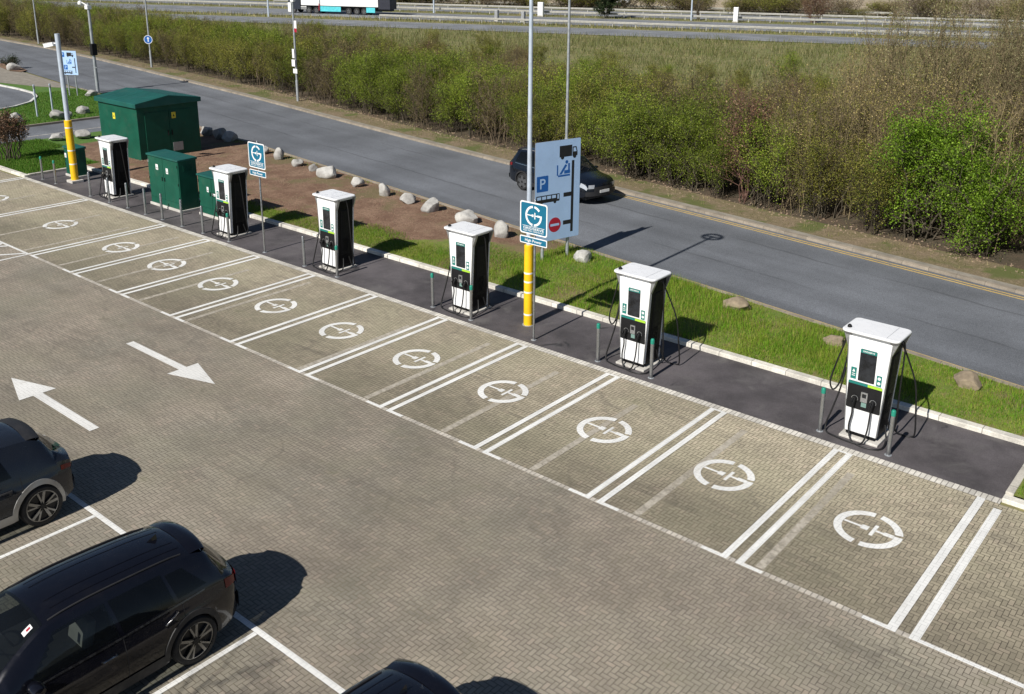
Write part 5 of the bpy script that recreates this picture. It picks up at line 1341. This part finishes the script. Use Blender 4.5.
for i in range(3): proto('brown', 40 + i, 4.3, 2.0, 14, 13, 7, 4600, .07, L_BRGR, B_TWIG, .55, low=.04, name='bare_sapling', stem_r=.024, clump=.14, spread=.5)
for i in range(3): proto('reed', 50 + i, 5.6, 1.7, 20, 9, 7, 3800, .065, L_TAN, B_TAN, .84, name='bare_sapling', stem_r=.021, spread=.95, low=.06, clump=.14)
for i in range(2): proto('tall', 55 + i, 7.4, 2.3, 24, 12, 8, 12000, .058, L_KHAKI, B_TAN, .78, name='bare_sapling', stem_r=.03, spread=.9, low=.15, clump=.2)
for i in range(1): proto('red', 60 + i, 4.4, 1.9, 9, 11, 7, 3400, .075, L_RED, B_RED, .5, low=.05, name='rusty_bush', stem_r=.025)
for i in range(2): proto('scrub', 70 + i, 3.2, 2.2, 14, 11, 7, 4600, .075, L_BRGR, B_RED, .45, low=.04, name='bare_scrub', stem_r=.022, spread=.5, clump=.16)
used = set()
def plant(kind, x, y, sc_, label, cat, group, z=.06, var=None, sz=None):
    i = (var if var is not None else rnd.randrange(len(PR[kind]))) % len(PR[kind]); src = PR[kind][i]
    if (kind, i) in used: o = copy_tree(src)
    else: o = src; used.add((kind, i))
    o.location = (x, y, z); o.rotation_euler = (rnd.uniform(-.04, .04), rnd.uniform(-.04, .04), rnd.uniform(0, 6.28)); o.scale = (sc_, sc_, sc_ * (sz or 1))
    for k_ in ('label', 'category', 'group'):
        if k_ in o: del o[k_]
    tag(o, label, cat, group); return o
KL = dict(olive=('olive green bush with sparse young leaves in the roadside thicket', 'bush', 'olive bushes in the roadside thicket'),
          green=('mid green leafy bush in the roadside thicket', 'bush', 'green bushes in the roadside thicket'),
          lime=('bright fresh green bush among duller ones in the roadside thicket', 'tree', 'bright bushes in the roadside thicket'),
          brown=('brown nearly leafless sapling in the roadside thicket', 'sapling', 'brown saplings in the roadside thicket'),
          reed=('tall tan upright whip-like sapling at the right of the thicket', 'sapling', 'tall upright saplings at the right'),
          tall=('tall khaki twiggy tree at the far right of the thicket, screening the motorway', 'tree', 'tall twiggy trees at the far right'),
          red=('rusty leaved bush at the right of the thicket', 'bush', 'rusty bushes in the thicket'),
          scrub=('low leafless reddish scrub bush at the back of the thicket', 'bush', 'low scrub behind the thicket'))
def put(kind, x, y, s, **k): return plant(kind, x, y, s, *KL[kind], **k)
rnd.seed(21); n_pl = 0
for row, (off, sp, smin, smax) in enumerate(((.7, 1.75, .72, .92), (2.5, 2.0, .84, 1.02), (4.7, 2.3, .85, 1.05), (7.4, 2.7, .7, .9), (10.2, 3.0, .5, .75))):
    x = 4.0
    while x > (-128 if row < 4 else -88):
        y = hedge_y(x) + off + rnd.uniform(-.35, .45); c = mnoise.noise(Vector((x * .11, row * .8, 2.2))) + rnd.uniform(-.45, .45); s = rnd.uniform(smin, smax)
        right = x > -19 + row * 1.2
        if right and x > -16.5 and row < 4:
            if x > -8.6 and row == 0: kind = None if x < -3.6 and x > -8.4 else 'olive'
            else: kind = 'reed' if rnd.random() < (.22 if row == 0 else .45) else ('brown' if c < -.1 else 'olive' if c < .25 else 'green')
            s *= 1.0 if row < 2 else 1.08
        else: kind = 'green' if c > .20 else 'lime' if c > .22 and rnd.random() < .55 else 'olive' if c > -.22 else 'brown'
        if kind:
            if kind == 'lime': s *= .9
            put(kind, x + rnd.uniform(-.4, .4), y, s); n_pl += 1
        x -= sp * rnd.uniform(.8, 1.25) * (1 if x > -70 else 1.25)
for row in range(8):
    x = 9.0 + row * 1.5
    while x > -27 + row * .8:
        y = hedge_y(min(x, 6)) + 9.2 + row * 2.3 + rnd.uniform(-.8, .8); c = rnd.random()
        kind = ('tall' if c < .5 and x > -11 + row * .5 else 'reed' if c < .5 else 'scrub' if c < .66 else 'olive' if c < .88 else 'brown') if x > -17 + row * .6 else ('scrub' if c < .5 else 'olive' if c < .8 else 'brown')
        s = rnd.uniform(.82, 1.0) * (1.22 if kind == 'tall' else 1.15) if x > -17 + row * .6 else rnd.uniform(.5, .8)
        put(kind, x + rnd.uniform(-.5, .5), y, s, z=-.03); n_pl += 1
        x -= 2.5 * rnd.uniform(.8, 1.3)
for k in range(165):
    x = rnd.uniform(-92, -13) if k > 100 else rnd.uniform(-66, -13); y = hedge_y(x) + 8.5 + abs(rnd.gauss(0, 9))
    if (Vector((x, y, 0)) - MO).dot(MN) > -6: continue
    put(rnd.choice(('scrub', 'olive', 'olive', 'green', 'brown')), x, y, rnd.uniform(.3, .68), z=-.03); n_pl += 1
# singled out ones
plant('lime', -6.9, 21.7, 1.2, 'large bright green tree at the right, in front of the tall saplings', 'tree', None, var=0)
plant('lime', -4.7, 21.5, 1.12, 'second bright green tree at the right, touching the larger one on its right side', 'tree', None, var=1)
plant('red', -14.3, 22.5, 1.12, 'rusty brown leaved bush right of the passing car', 'bush', None, var=0)
plant('green', -17.5, 22.6, .98, 'dense leafy green bush directly behind the bonnet of the passing car', 'bush', None, var=1)
plant('green', -20.2, 23.0, 1.0, 'dense leafy bush directly behind the direction sign', 'bush', None, var=2)
for x, y, s in ((-44, 33.5, 1.0), (-41, 33, .9), (-47, 34.5, 1.05), (-37.5, 33.5, .9), (-51, 36, .9), (-34, 32, .8), (-30, 31.5, .85), (-24, 31.5, .9), (-20, 30.5, .95), (-27, 33, .9)): put('scrub', x, y, s); n_pl += 1
root = make_plant(81, 2.35, .9, 14, 14, 6, 4200, .085, L_RED, B_GREY, .45, low=.35, leaf_low=.4, stem_r=.03, spread=.55, name='beech_bush')
root.location = (-44.7, 6.1, .03); tag(root, 'rusty brown beech bush at the left edge with bare grey stems', 'bush')
root = make_plant(82, .8, .9, 14, 8, 4, 1200, .08, L_DARK, B_GREY, .2, name='dark_shrub'); root.location = (-82.2, 22.3, .1); tag(root, 'low dark evergreen shrub beside a boulder on the far road nose', 'shrub')
root = make_plant(83, 6.8, 2.6, 3, 26, 7, 11000, .20, L_DARK, B_GREY, .3, low=.05, name='conifer'); x, y, z = mw(7.0, 31.6); root.location = (x, y, 0); tag(root, 'dark evergreen tree in the motorway central reserve', 'tree')
root = make_plant(84, 7.5, 2.6, 2, 16, 8, 0, .1, L_DARK, B_GREY, .55, name='bare_tree', stem_r=.12); x, y, z = mw(21.3, 34.6); root.location = (x, y, 0); tag(root, 'bare tree in the motorway reserve beside a lamp column', 'tree')
root = make_plant(85, 4.6, 3.3, 14, 16, 8, 2600, .16, L_BROWN, B_RED, .3, name='bare_bush'); x, y, z = mw(38.1, 36.5); root.location = (x, y, 0); tag(root, 'dark wide leafless bush on the motorway verge at top right', 'bush')
rs_ = random.Random(5)
bbs = []
for t in [rs_.uniform(-40, 80) for _ in range(70)] + [11, 14, 16, 19, 26, 29]:
    x, y, z = mw(t, 53 + rs_.uniform(-1.5, 7))
    if len(bbs) < 3: o = make_plant(86 + len(bbs), (4.0, 3.0, 4.6)[len(bbs)], 3.2, 14, 12, 6, (2600, 4200, 900)[len(bbs)], .15, (L_BRGR, L_OLIVE, L_BROWN)[len(bbs)], B_TWIG, .35, name='scrub_bush', clump=.25, spread=.6, low=.02); bbs.append(o)
    else: o = copy_tree(rs_.choice(bbs))
    s = rs_.uniform(.45, 1.15); o.scale = (s * 1.5, s * 1.3, s); o.location = (x, y, 0); o.rotation_euler = (0, 0, rs_.uniform(0, 6)); tag(o, 'dull brown scrub bush beyond the motorway rails', 'bush', 'scrub beyond the motorway')

def inpoly(x, y, P):
    c = False
    for i in range(len(P)):
        (a, b), (d, e) = P[i - 1], P[i]
        if (b > y) != (e > y) and x < (d - a) * (y - b) / (e - b) + a: c = not c
    return c
root = make_plant(91, 7.6, 2.3, 4, 18, 8, 0, .1, L_DARK, B_GREY, .5, name='bare_tree', stem_r=.07); root.location = (-6.5, -14.9, 0); tag(root, 'leafless young tree below the black SUV, only its branch shadow in the photo', 'tree')
# grass -------------------------------------------------------------
def blades(name, pts, hs, wd, mats, seed=1, lean=.5):
    rs = np.random.default_rng(seed); P = np.asarray(pts, float); n = len(P); a = rs.uniform(0, 2 * np.pi, n); d = np.stack([np.cos(a), np.sin(a), np.zeros(n)], 1)
    b = rs.uniform(0, 2 * np.pi, n); l = np.stack([np.cos(b), np.sin(b), np.zeros(n)], 1) * (rs.uniform(0, lean, n) * hs)[:, None]
    top = P + l; top[:, 2] += hs
    V_ = np.stack([P - d * wd * .5, P + d * wd * .5, top], 1).reshape(-1, 3)
    return stuff(raw_mesh(name, V_, np.arange(3 * n).reshape(-1, 3), mats))
G_GRASS = leaf_mat('grass blades', (.140, .290, .018), (.205, .320, .028), (.31, .30, .075), .4)
G_LUSH = leaf_mat('lush grass blades', (.075, .185, .018), (.10, .21, .025), (.14, .20, .04), .4)
G_DRY = leaf_mat('dry meadow grass', (.25, .225, .095), (.155, .17, .05), (.33, .285, .145), .3)
G_MEAD = leaf_mat('meadow grass blades', (.19, .19, .068), (.12, .155, .04), (.28, .25, .12), .3)
rs = np.random.default_rng(3)
def fill(n, x0, x1, y0, y1, keep, z):
    out = []
    X = rs.uniform(x0, x1, n); Y = rs.uniform(y0, y1, n)
    for a, b in zip(X, Y):
        if keep(a, b): out.append((a, b, z(a, b)))
    return out
def zv(x, y): t = (y - 7.79) / max(turf_edge(x) - 7.79, .1); return verge_pt(x, min(max(t, 0), 1), 7.79)[2] - .005
def dens(x, y, s=1.0): return mnoise.noise(Vector((x * .9 * s, y * .9 * s, 4.4)))
pts = fill(150000, -16, 3.5, 7.82, 13, lambda x, y: y < turf_edge(x) - .05 and dens(x, y) + .5 * dens(x, y, 2.6) > rs.uniform(-.75, .5) - .1 * min((y - 7.8) * 2, 1), zv)
pts += fill(12000, .35, 5, 5.25, 8, lambda x, y: dens(x, y) > rs.uniform(-.7, .4), lambda x, y: .09)
hs = rs.uniform(.04, .19, len(pts)) * np.array([1.0 + .9 * dens(p[0], p[1], .6) for p in pts])
blades('verge_grass', pts, hs, .013, G_GRASS)
def patchy(x, y):                                                     # grass creeping from the kerb on to the soil
    return 8.6 + .9 * mnoise.noise(Vector((x * .35, 1.7, 0))) + .5 * mnoise.noise(Vector((x * 1.3, 4, 0))) + (.9 if -24 < x < -16 else 0) - y + (1.2 if x > -18 else 0) > rs.uniform(-.3, .5)
def zs(x, y): return zv(x, y)
pts = fill(110000, -31.5, -16, 7.82, 12.6, lambda x, y: y < turf_edge(x) - .05 and patchy(x, y), zs)
pts += fill(26000, -40.9, -16, 10.5, 16.8, lambda x, y: y < turf_edge(x) and y > turf_edge(x) - .55 - .5 * mnoise.noise(Vector((x * .5, 8, 0))) and dens(x, y) > -.05, zs)
blades('soil_edge_grass', pts, rs.uniform(.05, .14, len(pts)), .014, G_GRASS, 2)
pts = fill(34000, -49, -40.95, 5.25, 9.4, lambda x, y: y < 8.4 + .5 * dens(x, y, .7) or x < -46, lambda x, y: .035)
pts += fill(60000, -66, -53.4, 2, 20, lambda x, y: not inpoly(x, y, CIRC), lambda x, y: .05)
blades('island_grass', pts, rs.uniform(.05, .13, len(pts)), .028, G_LUSH, 3)
pts = fill(60000, -120, 8, 17, 36, lambda x, y: far_y(x) + .8 < y < hedge_y(x) + 1.0 and dens(x, y, .8) > rs.uniform(-.5, .6), lambda x, y: .08)
blades('far_verge_grass', pts, rs.uniform(.05, .2, len(pts)), .022, G_DRY, 4)
pts = fill(200000, -150, 30, 25, 118, lambda x, y: y > hedge_y(x) + 8 and (Vector((x, y, 0)) - MO).dot(MN) < -.5 and mnoise.noise(Vector((x * .12, y * .12, 1))) > rs.uniform(-.9, .3), lambda x, y: -.02)
blades('meadow_grass', pts, rs.uniform(.12, .7, len(pts)) * np.array([1 + 1.0 * mnoise.noise(Vector((p[0] * .25, p[1] * .25, 6))) for p in pts]), .06, G_MEAD, 5, .9)
pts = []
for t in np.arange(-120, 200, .02):
    s = 10.6 + rs.uniform(0, 4.6) if rs.random() < .5 else rs.uniform(50.5, 61) if rs.random() < .7 else rs.uniform(30.4, 35.5); pts.append(mw(t, s, -.02))
blades('motorway_verge_grass', pts, rs.uniform(.2, .7, len(pts)), .09, G_DRY, 6, .6)
# litter and stones on the far verge and soil
def clods(name, pts, r0, r1, mat, seed):
    rs2 = np.random.default_rng(seed); P = np.asarray(pts); n = len(P); r = rs2.uniform(r0, r1, n)[:, None]
    O = np.array([[1, 0, 0], [-.5, .87, 0], [-.5, -.87, 0], [0, 0, .8]]); a = rs2.uniform(0, 6.28, n); ca, sa = np.cos(a), np.sin(a)
    Rz = np.stack([np.stack([ca, -sa, 0 * a], 1), np.stack([sa, ca, 0 * a], 1), np.stack([0 * a, 0 * a, 1 + 0 * a], 1)], 1)
    V_ = (P[:, None, :] + np.einsum('nij,kj->nki', Rz, O) * r[:, None, :]).reshape(-1, 3); b = np.arange(n)[:, None, None] * 4
    F = (b + np.array([[0, 1, 3], [1, 2, 3], [2, 0, 3]])[None]).reshape(-1, 3); return stuff(raw_mesh(name, V_, F, mat))
pts = fill(9000, -40.8, -16, 7.9, 16.8, lambda x, y: y < turf_edge(x) - .05, lambda x, y: zv(x, y) + .0)
clods('soil_clods', pts, .012, .05, earth_mat('clods', (.19, .125, .08), (.24, .17, .115), (.13, .085, .05)), 1)
pts = fill(14000, -60, 6, 17, 32, lambda x, y: hedge_y(x) - .5 < y < hedge_y(x) + .8, lambda x, y: .08)
clods('leaf_litter', pts, .02, .07, earth_mat('litter', (.27, .19, .13), (.33, .25, .18), (.17, .11, .07)), 2)
